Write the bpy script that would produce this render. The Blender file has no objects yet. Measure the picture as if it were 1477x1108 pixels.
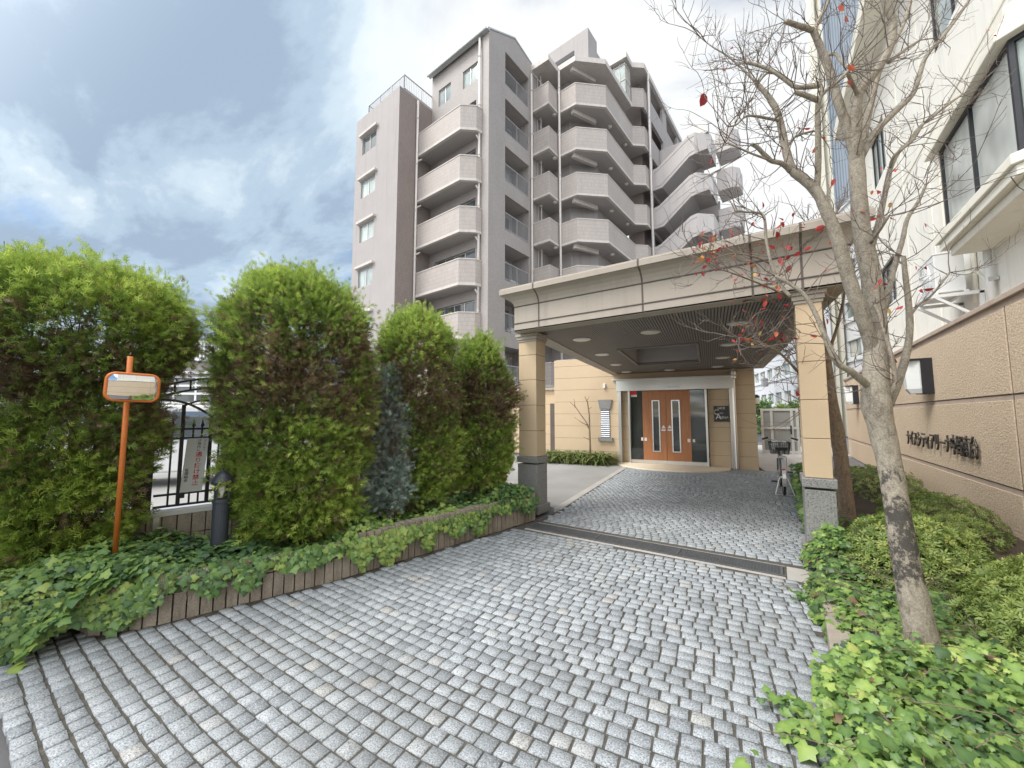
import bpy, bmesh, math, random
import numpy as np
from mathutils import Vector, Matrix, noise as mnoise
random.seed(7)
RNG = np.random.default_rng(11)
SC = bpy.context.scene
COL = SC.collection
R = math.radians

# ------------------------------------------------------------------ camera
F, CX, CY, HZ, W, H, CAMH = 560.0, 738.5, 554.0, 600.0, 1477.0, 1108.0, 1.5
PITCH = math.atan((HZ - CY) / F)
YAW = R(34.1)
cam = bpy.data.cameras.new('camera')
cam.sensor_fit = 'HORIZONTAL'
cam.sensor_width = 36.0
cam.lens = 36.0 * F / W
cam.clip_start = 0.05
cam.clip_end = 2000
cam_o = bpy.data.objects.new('camera', cam)
COL.objects.link(cam_o)
cam_o.location = (0, 0, CAMH)
cam_o.rotation_euler = (R(90) + PITCH, 0, YAW)
SC.camera = cam_o
SC.view_settings.view_transform = 'Standard'
SC.view_settings.look = 'None'
SC.view_settings.exposure = 1.08
SC.view_settings.gamma = 1.0
SC.render.engine = 'CYCLES'
SC.cycles.max_bounces = 6
SC.cycles.diffuse_bounces = 4
SC.cycles.transparent_max_bounces = 8

# ------------------------------------------------------------------ world: sky and clouds, sun
SUN_EL, SUN_AZ = R(54), R(218)     # azimuth clockwise from +Y
world = bpy.data.worlds.new('World')
SC.world = world
world.use_nodes = True
wn, wl = world.node_tree.nodes, world.node_tree.links
wn.clear()
def WN(t, **k):
    n = wn.new(t)
    for a, b in k.items(): setattr(n, a, b)
    return n
wout = WN('ShaderNodeOutputWorld')
sky = WN('ShaderNodeTexSky', sky_type='NISHITA', sun_disc=False)
sky.sun_elevation = SUN_EL
sky.sun_rotation = SUN_AZ
sky.air_density = 1.0; sky.dust_density = 0.6; sky.ozone_density = 1.5
bg_sky = WN('ShaderNodeBackground'); bg_sky.inputs[1].default_value = 0.085
wl.new(sky.outputs[0], bg_sky.inputs[0])
tc = WN('ShaderNodeTexCoord')
sep = WN('ShaderNodeSeparateXYZ'); wl.new(tc.outputs['Generated'], sep.inputs[0])
def wmath(op, a, b=None, clamp=False):
    n = WN('ShaderNodeMath', operation=op, use_clamp=clamp)
    for i, v in enumerate((a, b)):
        if v is None: continue
        if isinstance(v, (int, float)): n.inputs[i].default_value = v
        else: wl.new(v, n.inputs[i])
    return n.outputs[0]
zz = wmath('ADD', wmath('MAXIMUM', sep.outputs[2], 0.0), 0.16)
cmb = WN('ShaderNodeCombineXYZ')
wl.new(wmath('DIVIDE', sep.outputs[0], zz), cmb.inputs[0])
wl.new(wmath('DIVIDE', sep.outputs[1], zz), cmb.inputs[1])
mp = WN('ShaderNodeMapping'); mp.inputs['Rotation'].default_value = (0, 0, R(28)); mp.inputs['Scale'].default_value = (0.62, 1.25, 1); mp.inputs['Location'].default_value = (3.3, 1.7, 0)
wl.new(cmb.outputs[0], mp.inputs[0])
def wnoise(scale, detail, rough, dist=0.0):
    n = WN('ShaderNodeTexNoise'); n.inputs['Scale'].default_value = scale; n.inputs['Detail'].default_value = detail
    n.inputs['Roughness'].default_value = rough; n.inputs['Distortion'].default_value = dist
    wl.new(mp.outputs[0], n.inputs['Vector']); return n.outputs[0]
def wramp(fac, pts):
    n = WN('ShaderNodeValToRGB'); e = n.color_ramp.elements
    e[0].position, e[0].color = pts[0][0], (*pts[0][1], 1)
    e[1].position, e[1].color = pts[-1][0], (*pts[-1][1], 1)
    for p, c in pts[1:-1]:
        x = e.new(p); x.color = (*c, 1)
    n.color_ramp.interpolation = 'EASE'
    wl.new(fac, n.inputs[0]); return n.outputs[0]
def wdir(v, lo, hi):                 # how close the view of the sky is to one direction
    d = WN('ShaderNodeVectorMath', operation='DOT_PRODUCT'); d.inputs[1].default_value = Vector(v).normalized()
    wl.new(tc.outputs['Generated'], d.inputs[0])
    m = WN('ShaderNodeMapRange'); m.interpolation_type = 'SMOOTHERSTEP'; m.inputs[1].default_value = lo; m.inputs[2].default_value = hi
    wl.new(d.outputs['Value'], m.inputs[0]); return m.outputs[0]
nA = wnoise(1.35, 7, 0.52, 0.35)
nB = wnoise(2.1, 7, 0.60, 0.25)
bright = wdir((-0.28, 0.69, 0.667), 0.78, 1.0)       # the sun's glow behind thin cloud above the block
bright2 = wdir((0.12, 0.88, 0.46), 0.84, 1.0)
dark = wdir((-0.87, 0.16, 0.467), 0.70, 1.0)         # heavy stratus on the left
f = wmath('ADD', nB, wmath('MULTIPLY', bright, 0.36))
f = wmath('ADD', f, wmath('MULTIPLY', bright2, 0.22))
f = wmath('SUBTRACT', f, wmath('MULTIPLY', dark, 0.15))
f = wmath('ADD', wmath('MULTIPLY', f, 1.45), -0.20)
ccol = wramp(f, [(0.20, (0.29, 0.375, 0.48)), (0.34, (0.375, 0.475, 0.58)), (0.46, (0.49, 0.59, 0.675)), (0.58, (0.62, 0.695, 0.745)), (0.72, (0.68, 0.725, 0.75)), (0.98, (0.72, 0.735, 0.74))])
bg_cl = WN('ShaderNodeBackground'); bg_cl.inputs[1].default_value = 0.72
wl.new(ccol, bg_cl.inputs[0])
# unseen cloud overhead and behind the viewer brightened as added fill light
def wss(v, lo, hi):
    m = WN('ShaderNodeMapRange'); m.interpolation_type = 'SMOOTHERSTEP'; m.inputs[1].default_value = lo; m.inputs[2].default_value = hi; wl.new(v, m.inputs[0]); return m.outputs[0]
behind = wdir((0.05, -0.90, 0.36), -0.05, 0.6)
fill_gain = wmath('ADD', wmath('MULTIPLY', wss(sep.outputs[2], .77, .93), 3.0), wmath('MULTIPLY', behind, 2.1))
wl.new(wmath('MULTIPLY', wmath('ADD', fill_gain, 1.0), 0.66), bg_cl.inputs[1])
wmx = WN('ShaderNodeMix', data_type='RGBA'); wl.new(wmath('MULTIPLY', fill_gain, .6, True), wmx.inputs[0]); wl.new(ccol, wmx.inputs[6]); wmx.inputs[7].default_value = (.585, .585, .585, 1)
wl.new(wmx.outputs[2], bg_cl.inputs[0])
cover = wmath('ADD', nA, wmath('MULTIPLY', dark, 0.14))
mask = wramp(cover, [(0.40, (0, 0, 0)), (0.55, (1, 1, 1))])
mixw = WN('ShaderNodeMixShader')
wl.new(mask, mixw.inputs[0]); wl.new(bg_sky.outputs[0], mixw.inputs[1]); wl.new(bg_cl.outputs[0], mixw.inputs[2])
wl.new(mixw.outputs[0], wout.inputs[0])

sun = bpy.data.lights.new('sun', 'SUN')
sun.energy = 1.5
sun.angle = R(24)
sun.color = (1.0, 0.96, 0.90)
sun_o = bpy.data.objects.new('sun', sun); COL.objects.link(sun_o)
sd = Vector((math.sin(SUN_AZ) * math.cos(SUN_EL), math.cos(SUN_AZ) * math.cos(SUN_EL), math.sin(SUN_EL)))
sun_o.rotation_euler = sd.to_track_quat('Z', 'Y').to_euler()
sun_o.location = sd * 60

# ------------------------------------------------------------------ pixel -> world helpers (photo pixels, real depths)
_fh = np.array([-math.sin(YAW), math.cos(YAW), 0]); _rt = np.array([math.cos(YAW), math.sin(YAW), 0]); _z = np.array([0, 0, 1.0])
_fw = _fh * math.cos(PITCH) + _z * math.sin(PITCH); _up = -_fh * math.sin(PITCH) + _z * math.cos(PITCH); _c = np.array([0, 0, CAMH])
def ray(x, y): return _fw + _rt * (x - CX) / F + _up * (CY - y) / F
def onz(x, y, z=0.0): r = ray(x, y); return _c + r * (z - CAMH) / r[2]
def onpl(x, y, p0, n):
    r = ray(x, y); n = np.array(n, float); return _c + r * (np.dot(np.array(p0, float) - _c, n) / np.dot(r, n))
def onX(x, y, v): return onpl(x, y, (v, 0, 0), (1, 0, 0))
def onY(x, y, v): return onpl(x, y, (0, v, 0), (0, 1, 0))
def atd(x, y, d): return _c + ray(x, y) * d

# ------------------------------------------------------------------ materials
MATS = {}
class NT:
    def __init__(s, name):
        s.m = bpy.data.materials.new(name); s.m.use_nodes = True
        s.n, s.l = s.m.node_tree.nodes, s.m.node_tree.links
        s.b = s.n['Principled BSDF']
    def node(s, t, **k):
        n = s.n.new(t)
        for a, b in k.items(): setattr(n, a, b)
        return n
    def link(s, a, b): s.l.new(a, b)
    def coord(s, kind='Object', scale=(1, 1, 1), rot=(0, 0, 0)):
        t = s.node('ShaderNodeTexCoord'); m = s.node('ShaderNodeMapping')
        m.inputs['Scale'].default_value = scale; m.inputs['Rotation'].default_value = rot
        s.link(t.outputs[kind], m.inputs[0]); return m.outputs[0]
    def noise(s, vec, scale, detail=4, rough=.55, dist=0):
        n = s.node('ShaderNodeTexNoise'); n.inputs['Scale'].default_value = scale; n.inputs['Detail'].default_value = detail
        n.inputs['Roughness'].default_value = rough; n.inputs['Distortion'].default_value = dist
        if vec is not None: s.link(vec, n.inputs['Vector'])
        return n.outputs[0]
    def ramp(s, fac, pts, ease=False):
        n = s.node('ShaderNodeValToRGB'); e = n.color_ramp.elements
        e[0].position, e[0].color = pts[0][0], (*pts[0][1], 1)
        e[1].position, e[1].color = pts[-1][0], (*pts[-1][1], 1)
        for p, c in pts[1:-1]: e.new(p).color = (*c, 1)
        if ease: n.color_ramp.interpolation = 'EASE'
        s.link(fac, n.inputs[0]); return n.outputs[0]
    def mix(s, fac, a, b, mode='MIX'):
        n = s.node('ShaderNodeMix', data_type='RGBA', blend_type=mode)
        for i, v in ((0, fac), (6, a), (7, b)):
            if isinstance(v, (int, float)): n.inputs[i].default_value = v
            elif isinstance(v, tuple): n.inputs[i].default_value = (*v, 1) if len(v) == 3 else v
            else: s.link(v, n.inputs[i])
        return n.outputs[2]
    def bump(s, h, strength, dist=0.01):
        n = s.node('ShaderNodeBump'); n.inputs['Strength'].default_value = strength; n.inputs['Distance'].default_value = dist
        s.link(h, n.inputs['Height']); s.link(n.outputs[0], s.b.inputs['Normal'])
    def attr(s, name):
        return s.node('ShaderNodeAttribute', attribute_name=name).outputs['Fac']
    def set(s, col=None, rough=None, metal=None, spec=None):
        if col is not None:
            if isinstance(col, tuple): s.b.inputs['Base Color'].default_value = (*col, 1)
            else: s.link(col, s.b.inputs['Base Color'])
        if rough is not None: s.b.inputs['Roughness'].default_value = rough
        if metal is not None: s.b.inputs['Metallic'].default_value = metal
        if spec is not None: s.b.inputs['Specular IOR Level'].default_value = spec
def sc_(c, k): return tuple(min(1, x * k) for x in c)
def simple(name, col, rough=.7, var=.12, scale=3.0, fine=60.0, bump=0.0, metal=0.0, bdist=.004, streak=False):
    t = NT(name)
    v = t.coord('Object')
    c = t.ramp(t.noise(v, scale, 6, .6), [(.3, sc_(col, 1 - var)), (.7, sc_(col, 1 + var))])
    f = t.noise(v, fine, 3, .6)
    c = t.mix(.35, c, t.ramp(f, [(.3, sc_(col, 1 - var * 1.3)), (.7, sc_(col, 1 + var * 1.3))]))
    if streak:                        # rain streaks down the face
        v2 = t.coord('Object', (2.2, 2.2, .12))
        c = t.mix(t.ramp(t.noise(v2, 2.0, 6, .65), [(.5, (0, 0, 0)), (.75, (.38, .38, .38))]), c, sc_(col, .55))
    t.set(c, rough, metal)
    if bump: t.bump(f, bump, bdist)
    MATS[name] = t.m; return t.m
def tile(name, col, bw, bh, mortar, mcol, rough=.6, var=.10, streak=True, off=.5):
    t = NT(name)
    uv = t.coord('UV')
    b = t.node('ShaderNodeTexBrick'); b.offset = off
    b.inputs['Scale'].default_value = 1.0; b.inputs['Brick Width'].default_value = bw; b.inputs['Row Height'].default_value = bh
    b.inputs['Mortar Size'].default_value = mortar; b.inputs['Bias'].default_value = 0
    b.inputs['Color1'].default_value = (*sc_(col, 1 - var), 1); b.inputs['Color2'].default_value = (*sc_(col, 1 + var), 1); b.inputs['Mortar'].default_value = (*mcol, 1)
    t.link(uv, b.inputs['Vector'])
    c = b.outputs[0]
    v = t.coord('Object', (.5, .5, .08))
    if streak: c = t.mix(t.ramp(t.noise(v, 3.0, 6, .65), [(.45, (0, 0, 0)), (.8, (.30, .30, .30))]), c, sc_(col, .6))
    c = t.mix(.25, c, t.ramp(t.noise(t.coord('Object'), .5, 4), [(.3, sc_(col, .8)), (.7, sc_(col, 1.2))]))
    t.set(c, rough); t.bump(b.outputs[1], -.25, .004)
    MATS[name] = t.m; return t.m

m_tile = tile('mauve_tile', (.355, .325, .305), .095, .05, .004, (.22, .20, .19))
m_tile_side = tile('mauve_tile_side', (.355, .325, .305), .095, .05, .004, (.22, .20, .19))
m_tile_dark = tile('brown_tile', (.27, .225, .205), .05, .20, .004, (.14, .12, .115), off=0)
m_tile_par = tile('parapet_tile', (.455, .41, .378), .06, .23, .008, (.27, .235, .21), off=0)
m_paint = simple('mauve_paint', (.365, .34, .33), .75, .06, .6, 90, .12, streak=True)
m_trim = simple('pale_trim', (.56, .52, .48), .6, .08, 1.0, 50, streak=True)
m_soff = simple('soffit_paint', (.40, .375, .36), .8, .06, .8, 40)
m_dark = simple('dark_interior', (.045, .045, .05), .7, .2)
m_pipe = simple('downpipe_cream', (.56, .52, .49), .45, .05, 2)
m_rail = simple('rail_grey', (.42, .42, .43), .4, .08, 3, metal=.4)
m_alu = simple('aluminium', (.62, .62, .60), .35, .06, 2, metal=.75)
m_steel = simple('brushed_steel', (.66, .65, .62), .28, .06, 1.5, metal=.9)
m_white = simple('white_enamel', (.74, .75, .74), .4, .04, 2)
m_roof = simple('metal_roof', (.44, .47, .46), .45, .08, 1.2, metal=.3)
m_stair = simple('stair_paint', (.50, .47, .455), .75, .05, .5, 60, .1, streak=True)
m_black = simple('black_iron', (.018, .019, .024), .42, .25, 8, 120, .1)
m_rubber = simple('black_rubber', (.02, .02, .022), .75, .2, 9)
m_navy = simple('slate_post_paint', (.035, .042, .055), .42, .2, 8, 150, .1)
m_orange = simple('orange_paint', (.58, .165, .032), .5, .2, 7, 80, .08, streak=True)
m_red = simple('red_paint', (.62, .02, .025), .45, .1)
m_concrete = simple('concrete', (.42, .40, .37), .9, .16, 2.5, 120, .25)
m_concrete_lt = simple('pale_concrete', (.50, .48, .44), .9, .14, 2.2, 150, .25)
m_soil = simple('soil', (.07, .05, .035), .95, .4, 6, 60, .6, bdist=.02)
m_grate = simple('dark_galvanised', (.13, .135, .14), .5, .2, 8, metal=.3)
m_park = simple('parking_concrete', (.30, .295, .28), .9, .14, 1.0, 150, .25)
m_kerb = simple('weathered_kerb', (.33, .29, .24), .92, .25, 4, 140, .35, streak=True)
m_asph = simple('asphalt', (.13, .13, .135), .92, .18, 1.2, 220, .5)
m_conc_pink = simple('smooth_tan', (.52, .42, .345), .8, .08, 2.0, 120, .15, streak=True)
m_stone_tan = simple('tan_facing', (.58, .45, .30), .8, .08, 1.2, 160, .25)
m_fascia = simple('fascia_panel', (.395, .35, .295), .7, .10, .9, 150, .12, streak=True)
m_groove = simple('groove_shadow_gap', (.12, .10, .085), .8, .15)
m_seam = simple('stone_seam', (.20, .15, .105), .85, .15)
m_slat = simple('soffit_slat', (.21, .19, .175), .5, .08, 2)
m_plast = simple('white_stucco', (.80, .79, .73), .85, .05, .8, 45, .55, bdist=.012, streak=True)
m_plast_sm = simple('cream_trim', (.78, .755, .66), .75, .06, 1.0, 60, .1, streak=True)
m_far_white = simple('far_white_wall', (.72, .73, .74), .8, .05, .3)
m_blue_side = simple('blue_grey_siding', (.33, .38, .43), .6, .08, .5)
m_yellow_side = simple('cream_siding', (.70, .67, .56), .6, .08, .5)
m_wood = None
def wood():
    t = NT('orange_wood'); v = t.coord('Object', (14, 14, .7))
    c = t.ramp(t.noise(v, 3.2, 8, .62, .8), [(.3, (.31, .12, .045)), (.7, (.47, .20, .08))])
    t.set(c, .38); MATS['w'] = t.m; return t.m
m_wood = wood()
def glass(name, col, rough=.04, spec=.7):
    t = NT(name); v = t.coord('Object', (1, 1, .6))
    t.set(t.ramp(t.noise(v, .9, 3), [(.35, sc_(col, .6)), (.65, sc_(col, 1.4))]), rough, 0, spec)
    MATS[name] = t.m; return t.m
m_glass = glass('window_glass', (.10, .115, .12))
m_glass_dk = glass('entrance_glass', (.045, .05, .048), .03, .9)
m_glass_lt = glass('pale_glass', (.34, .40, .38), .12)
m_bay = glass('bay_glass', (.56, .59, .56), .10, .6)
m_curtain = simple('window_curtain', (.60, .58, .52), .8, .15, 4)
m_lamp = simple('lamp_glass', (.70, .69, .62), .3, .03)
m_sconce = simple('sconce_glass', (.80, .83, .83), .35, .05)
def granite(name, base, dark, sc=90, rough=.75):
    t = NT(name); v = t.coord('Object')
    n = t.noise(v, sc, 2, .7)
    c = t.ramp(n, [(.36, dark), (.47, base), (.56, base), (.68, sc_(base, 1.35))])
    c = t.mix(.30, c, t.ramp(t.noise(v, 1.3, 5), [(.3, sc_(base, .65)), (.7, sc_(base, 1.25))]))
    t.set(c, rough); t.bump(n, .25, .003); MATS[name] = t.m; return t.m
m_granite = granite('dark_granite', (.26, .26, .25), (.06, .06, .06), 70, .5)
def sett():
    t = NT('granite_sett'); v = t.coord('Object')
    tint = t.attr('tint')
    n = t.noise(v, 130, 2, .75)
    base = t.ramp(tint, [(0, (.25, .275, .295)), (.3, (.345, .375, .40)), (.6, (.405, .44, .465)), (.85, (.47, .505, .53)), (1, (.45, .435, .40))])
    c = t.mix(t.ramp(n, [(.38, (.75, .75, .75)), (.52, (0, 0, 0))]), base, (.10, .11, .125))
    c = t.mix(t.ramp(n, [(.58, (0, 0, 0)), (.70, (.8, .8, .8))]), c, (.66, .68, .70))
    st = t.noise(v, .55, 6, .65)     # traffic grime
    c = t.mix(t.ramp(st, [(.42, (0, 0, 0)), (.72, (.55, .55, .55))]), c, (.17, .17, .155))
    t.set(c, .8); t.bump(t.noise(v, 55, 4, .7), .55, .006); MATS['sett'] = t.m; return t.m
m_sett = sett()
def joint():
    t = NT('sett_joint'); v = t.coord('Object')
    c = t.ramp(t.noise(v, 25, 5, .7), [(.3, (.05, .047, .04)), (.6, (.105, .098, .082)), (.8, (.20, .185, .155))])
    t.set(c, .95); t.bump(t.noise(v, 120, 3), .6, .006); MATS['joint'] = t.m; return t.m
m_joint = joint()
def rough_stone():
    t = NT('rough_tan_stone'); v = t.coord('Object', (1, .75, 1.2))
    n = t.noise(v, 34, 6, .6, .5)
    c = t.ramp(n, [(.32, (.50, .385, .27)), (.5, (.69, .55, .40)), (.66, (.78, .65, .49))])
    c = t.mix(.28, c, t.ramp(t.noise(v, .9, 5), [(.3, (.58, .45, .32)), (.7, (.76, .62, .46))]))
    t.set(c, .9); t.bump(n, .9, .018); MATS['rough'] = t.m; return t.m
m_rough = rough_stone()
def block():
    t = NT('ribbed_block'); v = t.coord('Object')
    c = t.ramp(t.noise(v, 90, 4, .75), [(.3, (.27, .225, .18)), (.55, (.40, .345, .28)), (.75, (.50, .44, .36))])
    v2 = t.coord('Object', (3, 3, .7))
    c = t.mix(t.ramp(t.noise(v2, 2.5, 6, .7), [(.45, (0, 0, 0)), (.72, (.7, .7, .7))]), c, (.10, .085, .065))
    t.set(c, .92); t.bump(t.noise(v, 160, 3), .5, .004); MATS['block'] = t.m; return t.m
m_block = block()
def leafmat(name, pts, rough=.5, trans=.25):
    t = NT(name); c = t.ramp(t.attr('tint'), pts)
    t.set(c, rough, 0, .45)
    d = t.node('ShaderNodeBsdfTranslucent'); t.link(c, d.inputs[0])
    mx = t.node('ShaderNodeMixShader'); mx.inputs[0].default_value = trans
    t.link(t.b.outputs[0], mx.inputs[1]); t.link(d.outputs[0], mx.inputs[2])
    t.link(mx.outputs[0], t.n['Material Output'].inputs[0]); MATS[name] = t.m; return t.m
m_conifer = leafmat('conifer_spray', [(0, (.10, .065, .045)), (.14, (.27, .18, .11)), (.27, (.31, .25, .13)), (.34, (.13, .17, .05)), (.55, (.205, .30, .07)), (.8, (.34, .47, .09)), (1, (.50, .60, .13))], .6, .45)
m_blueconifer = leafmat('blue_conifer_spray', [(0, (.20, .16, .12)), (.25, (.29, .28, .23)), (.6, (.29, .37, .33)), (1, (.44, .54, .48))], .6, .15)
m_ivy = leafmat('ivy_leaf', [(0, (.22, .15, .085)), (.035, (.20, .15, .08)), (.06, (.05, .10, .045)), (.3, (.10, .19, .06)), (.6, (.21, .34, .085)), (.85, (.37, .50, .13)), (1, (.52, .55, .17))], .4, .3)
m_ivy_l = leafmat('ivy_leaf_dark', [(0, (.22, .15, .085)), (.035, (.20, .15, .08)), (.06, (.05, .10, .06)), (.42, (.11, .21, .085)), (.72, (.22, .36, .10)), (1, (.40, .50, .13))], .4, .3)
m_azalea = leafmat('azalea_leaf', [(0, (.09, .12, .04)), (.4, (.20, .28, .075)), (.8, (.37, .47, .13)), (1, (.52, .55, .18))], .5, .35)
m_lily = leafmat('strap_leaf', [(0, (.07, .10, .03)), (.6, (.15, .21, .06)), (1, (.42, .42, .16))], .45, .2)
m_autumn = leafmat('autumn_leaf', [(0, (.30, .025, .03)), (.45, (.52, .055, .05)), (.7, (.62, .17, .07)), (.88, (.50, .36, .08)), (1, (.36, .27, .20))], .5, .35)
def bark(name, light, mid, darkc, low=True):
    t = NT(name); v = t.coord('Object', (1, 1, .55))
    n = t.noise(v, 26, 6, .7, .5)
    c = t.ramp(n, [(.34, darkc), (.45, mid), (.58, light)])
    c = t.mix(.45, c, t.ramp(t.noise(t.coord('Object', (1, 1, .8)), 120, 4, .75), [(.38, darkc), (.5, mid), (.62, sc_(light, 1.15))]))
    p = t.noise(t.coord('Object', (1, 1, .8)), 9, 9, .82)
    g = t.node('ShaderNodeSeparateXYZ'); t.link(t.coord('Object'), g.inputs[0])
    if low:      # dark algae stain on the lower stem
        k = t.node('ShaderNodeMapRange'); k.inputs[1].default_value = 1.45; k.inputs[2].default_value = .85; k.inputs[3].default_value = -.16; k.inputs[4].default_value = .075
        t.link(g.outputs[2], k.inputs[0])
        k2 = t.node('ShaderNodeMapRange'); k2.inputs[1].default_value = .50; k2.inputs[2].default_value = .28; k2.inputs[3].default_value = 0; k2.inputs[4].default_value = .22
        t.link(g.outputs[2], k2.inputs[0])
        a0 = t.node('ShaderNodeMath', operation='SUBTRACT'); t.link(k.outputs[0], a0.inputs[0]); t.link(k2.outputs[0], a0.inputs[1])
        a = t.node('ShaderNodeMath', operation='ADD'); t.link(p, a.inputs[0]); t.link(a0.outputs[0], a.inputs[1])
        c = t.mix(t.ramp(a.outputs[0], [(.54, (0, 0, 0)), (.60, (.88, .88, .88))]), c, (.035, .034, .032))
    t.set(c, .9); t.bump(n, .7, .012); MATS[name] = t.m; return t.m
m_bark = bark('pale_bark', (.40, .36, .29), (.28, .245, .195), (.13, .11, .085))
m_bark2 = bark('brown_bark', (.31, .24, .175), (.21, .155, .11), (.10, .07, .05), False)
m_twig = simple('twig_bark', (.17, .135, .115), .85, .25, 9)
m_stem = simple('dead_stem', (.16, .12, .085), .9, .3, 9)

# ------------------------------------------------------------------ mesh helpers
class MB:
    def __init__(s): s.v, s.f, s.m, s.mats = [], [], [], []
    def mi(s, mat):
        if mat is None: return 0
        if mat not in s.mats: s.mats.append(mat)
        return s.mats.index(mat)
    def add(s, vs, fs, mat=None):
        o = len(s.v); k = s.mi(mat)
        s.v += [tuple(map(float, p)) for p in vs]
        for f in fs: s.f.append(tuple(i + o for i in f)); s.m.append(k)
        return s
    def hexa(s, b, t, mat=None):      # two quads (bottom, top), both counter-clockwise seen from above
        return s.add(list(b) + list(t), [(3, 2, 1, 0), (4, 5, 6, 7), (0, 1, 5, 4), (1, 2, 6, 5), (2, 3, 7, 6), (3, 0, 4, 7)], mat)
    def box(s, c, d, ax=None, mat=None):   # centre, full sizes, axes (3 vectors)
        c = np.array(c, float); X, Y, Z = [np.array(a, float) for a in (ax or ((1, 0, 0), (0, 1, 0), (0, 0, 1)))]
        x, y, z = [k / 2 for k in d]
        P = lambda a, b, e: c + X * a * x + Y * b * y + Z * e * z
        return s.hexa([P(-1, -1, -1), P(1, -1, -1), P(1, 1, -1), P(-1, 1, -1)], [P(-1, -1, 1), P(1, -1, 1), P(1, 1, 1), P(-1, 1, 1)], mat)
    def span(s, a, b, w, h, up=(0, 0, 1), mat=None):   # a bar from a to b, w across, h along up
        a, b, up = np.array(a, float), np.array(b, float), np.array(up, float)
        d = b - a; L = np.linalg.norm(d); d = d / L
        sd = np.cross(d, up); sd /= np.linalg.norm(sd); u = np.cross(sd, d)
        return s.box((a + b) / 2, (L, w, h), (d, np.cross(u, d), u), mat)
    def prism(s, pts, z0, z1, mat=None):   # plan polygon (ccw), extruded
        n = len(pts); lo = z0 if hasattr(z0, '__len__') else [z0] * n; hi = z1 if hasattr(z1, '__len__') else [z1] * n
        vs = [(p[0], p[1], lo[i]) for i, p in enumerate(pts)] + [(p[0], p[1], hi[i]) for i, p in enumerate(pts)]
        fs = [tuple(range(n - 1, -1, -1)), tuple(range(n, 2 * n))] + [(i, (i + 1) % n, n + (i + 1) % n, n + i) for i in range(n)]
        return s.add(vs, fs, mat)
    def extr(s, pts, d, mat=None):         # any planar polygon, extruded by the vector d
        n = len(pts); pts = [np.array(p, float) for p in pts]; d = np.array(d, float)
        return s.add(pts + [p + d for p in pts], [tuple(range(n - 1, -1, -1)), tuple(range(n, 2 * n))] + [(i, (i + 1) % n, n + (i + 1) % n, n + i) for i in range(n)], mat)
    def tube(s, pts, r, n=8, mat=None, cap=True, closed=False):
        pts = [np.array(p, float) for p in pts]; k = len(pts)
        rr = r if hasattr(r, '__len__') else [r] * k
        vs, fs = [], []; prev = None
        for i, p in enumerate(pts):
            if closed: d = pts[(i + 1) % k] - pts[i - 1]
            else: d = pts[min(i + 1, k - 1)] - pts[max(i - 1, 0)]
            d = d / (np.linalg.norm(d) + 1e-9)
            if prev is None:
                a = np.array([0, 0, 1.]) if abs(d[2]) < .9 else np.array([1., 0, 0])
            else: a = prev
            a = a - d * np.dot(a, d); a /= np.linalg.norm(a) + 1e-9; prev = a; b = np.cross(d, a)
            for j in range(n):
                t = 2 * math.pi * j / n; vs.append(p + (a * math.cos(t) + b * math.sin(t)) * rr[i])
        for i in range(k if closed else k - 1):
            i2 = (i + 1) % k
            for j in range(n): fs.append((i * n + j, i * n + (j + 1) % n, i2 * n + (j + 1) % n, i2 * n + j))
        if cap and not closed: fs += [tuple(range(n - 1, -1, -1)), tuple(range((k - 1) * n, k * n))]
        return s.add(vs, fs, mat)
    def lathe(s, c, prof, n=16, axis=(0, 0, 1), mat=None):   # prof: (radius, height)
        ax = np.array(axis, float); ax /= np.linalg.norm(ax)
        a = np.array([1., 0, 0]) if abs(ax[0]) < .9 else np.array([0, 1., 0]); a -= ax * np.dot(a, ax); a /= np.linalg.norm(a); b = np.cross(ax, a)
        c = np.array(c, float); vs, fs = [], []
        for r, h in prof:
            for j in range(n):
                t = 2 * math.pi * j / n; vs.append(c + ax * h + (a * math.cos(t) + b * math.sin(t)) * max(r, 1e-4))
        k = len(prof)
        for i in range(k - 1):
            for j in range(n): fs.append((i * n + j, i * n + (j + 1) % n, (i + 1) * n + (j + 1) % n, (i + 1) * n + j))
        fs += [tuple(range(n - 1, -1, -1)), tuple(range((k - 1) * n, k * n))]
        return s.add(vs, fs, mat)
    def holed(s, o, du, n, us, zs, rects, th, mat=None, rmat=None):
        """vertical wall: origin o, unit direction du, outward unit normal n; u range us, z range zs; openings (u0,u1,z0,z1); depth of reveals th"""
        o, du, n = np.array(o, float), np.array(du, float), np.array(n, float)
        U = sorted({us[0], us[1], *[a for r in rects for a in r[:2] if us[0] <= a <= us[1]]})
        Z = sorted({zs[0], zs[1], *[a for r in rects for a in r[2:] if zs[0] <= a <= zs[1]]})
        P = lambda u, z, d=0: o + du * u + _z * (z - o[2]) - n * d
        ccw = np.dot(np.cross(du, _z), n) > 0
        def q(a, b, c, d, m): s.add([a, b, c, d] if ccw else [d, c, b, a], [(0, 1, 2, 3)], m)
        for i in range(len(U) - 1):
            for j in range(len(Z) - 1):
                cu, cz = (U[i] + U[i + 1]) / 2, (Z[j] + Z[j + 1]) / 2
                if any(r[0] < cu < r[1] and r[2] < cz < r[3] for r in rects): continue
                q(P(U[i], Z[j]), P(U[i + 1], Z[j]), P(U[i + 1], Z[j + 1]), P(U[i], Z[j + 1]), mat)
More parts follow.
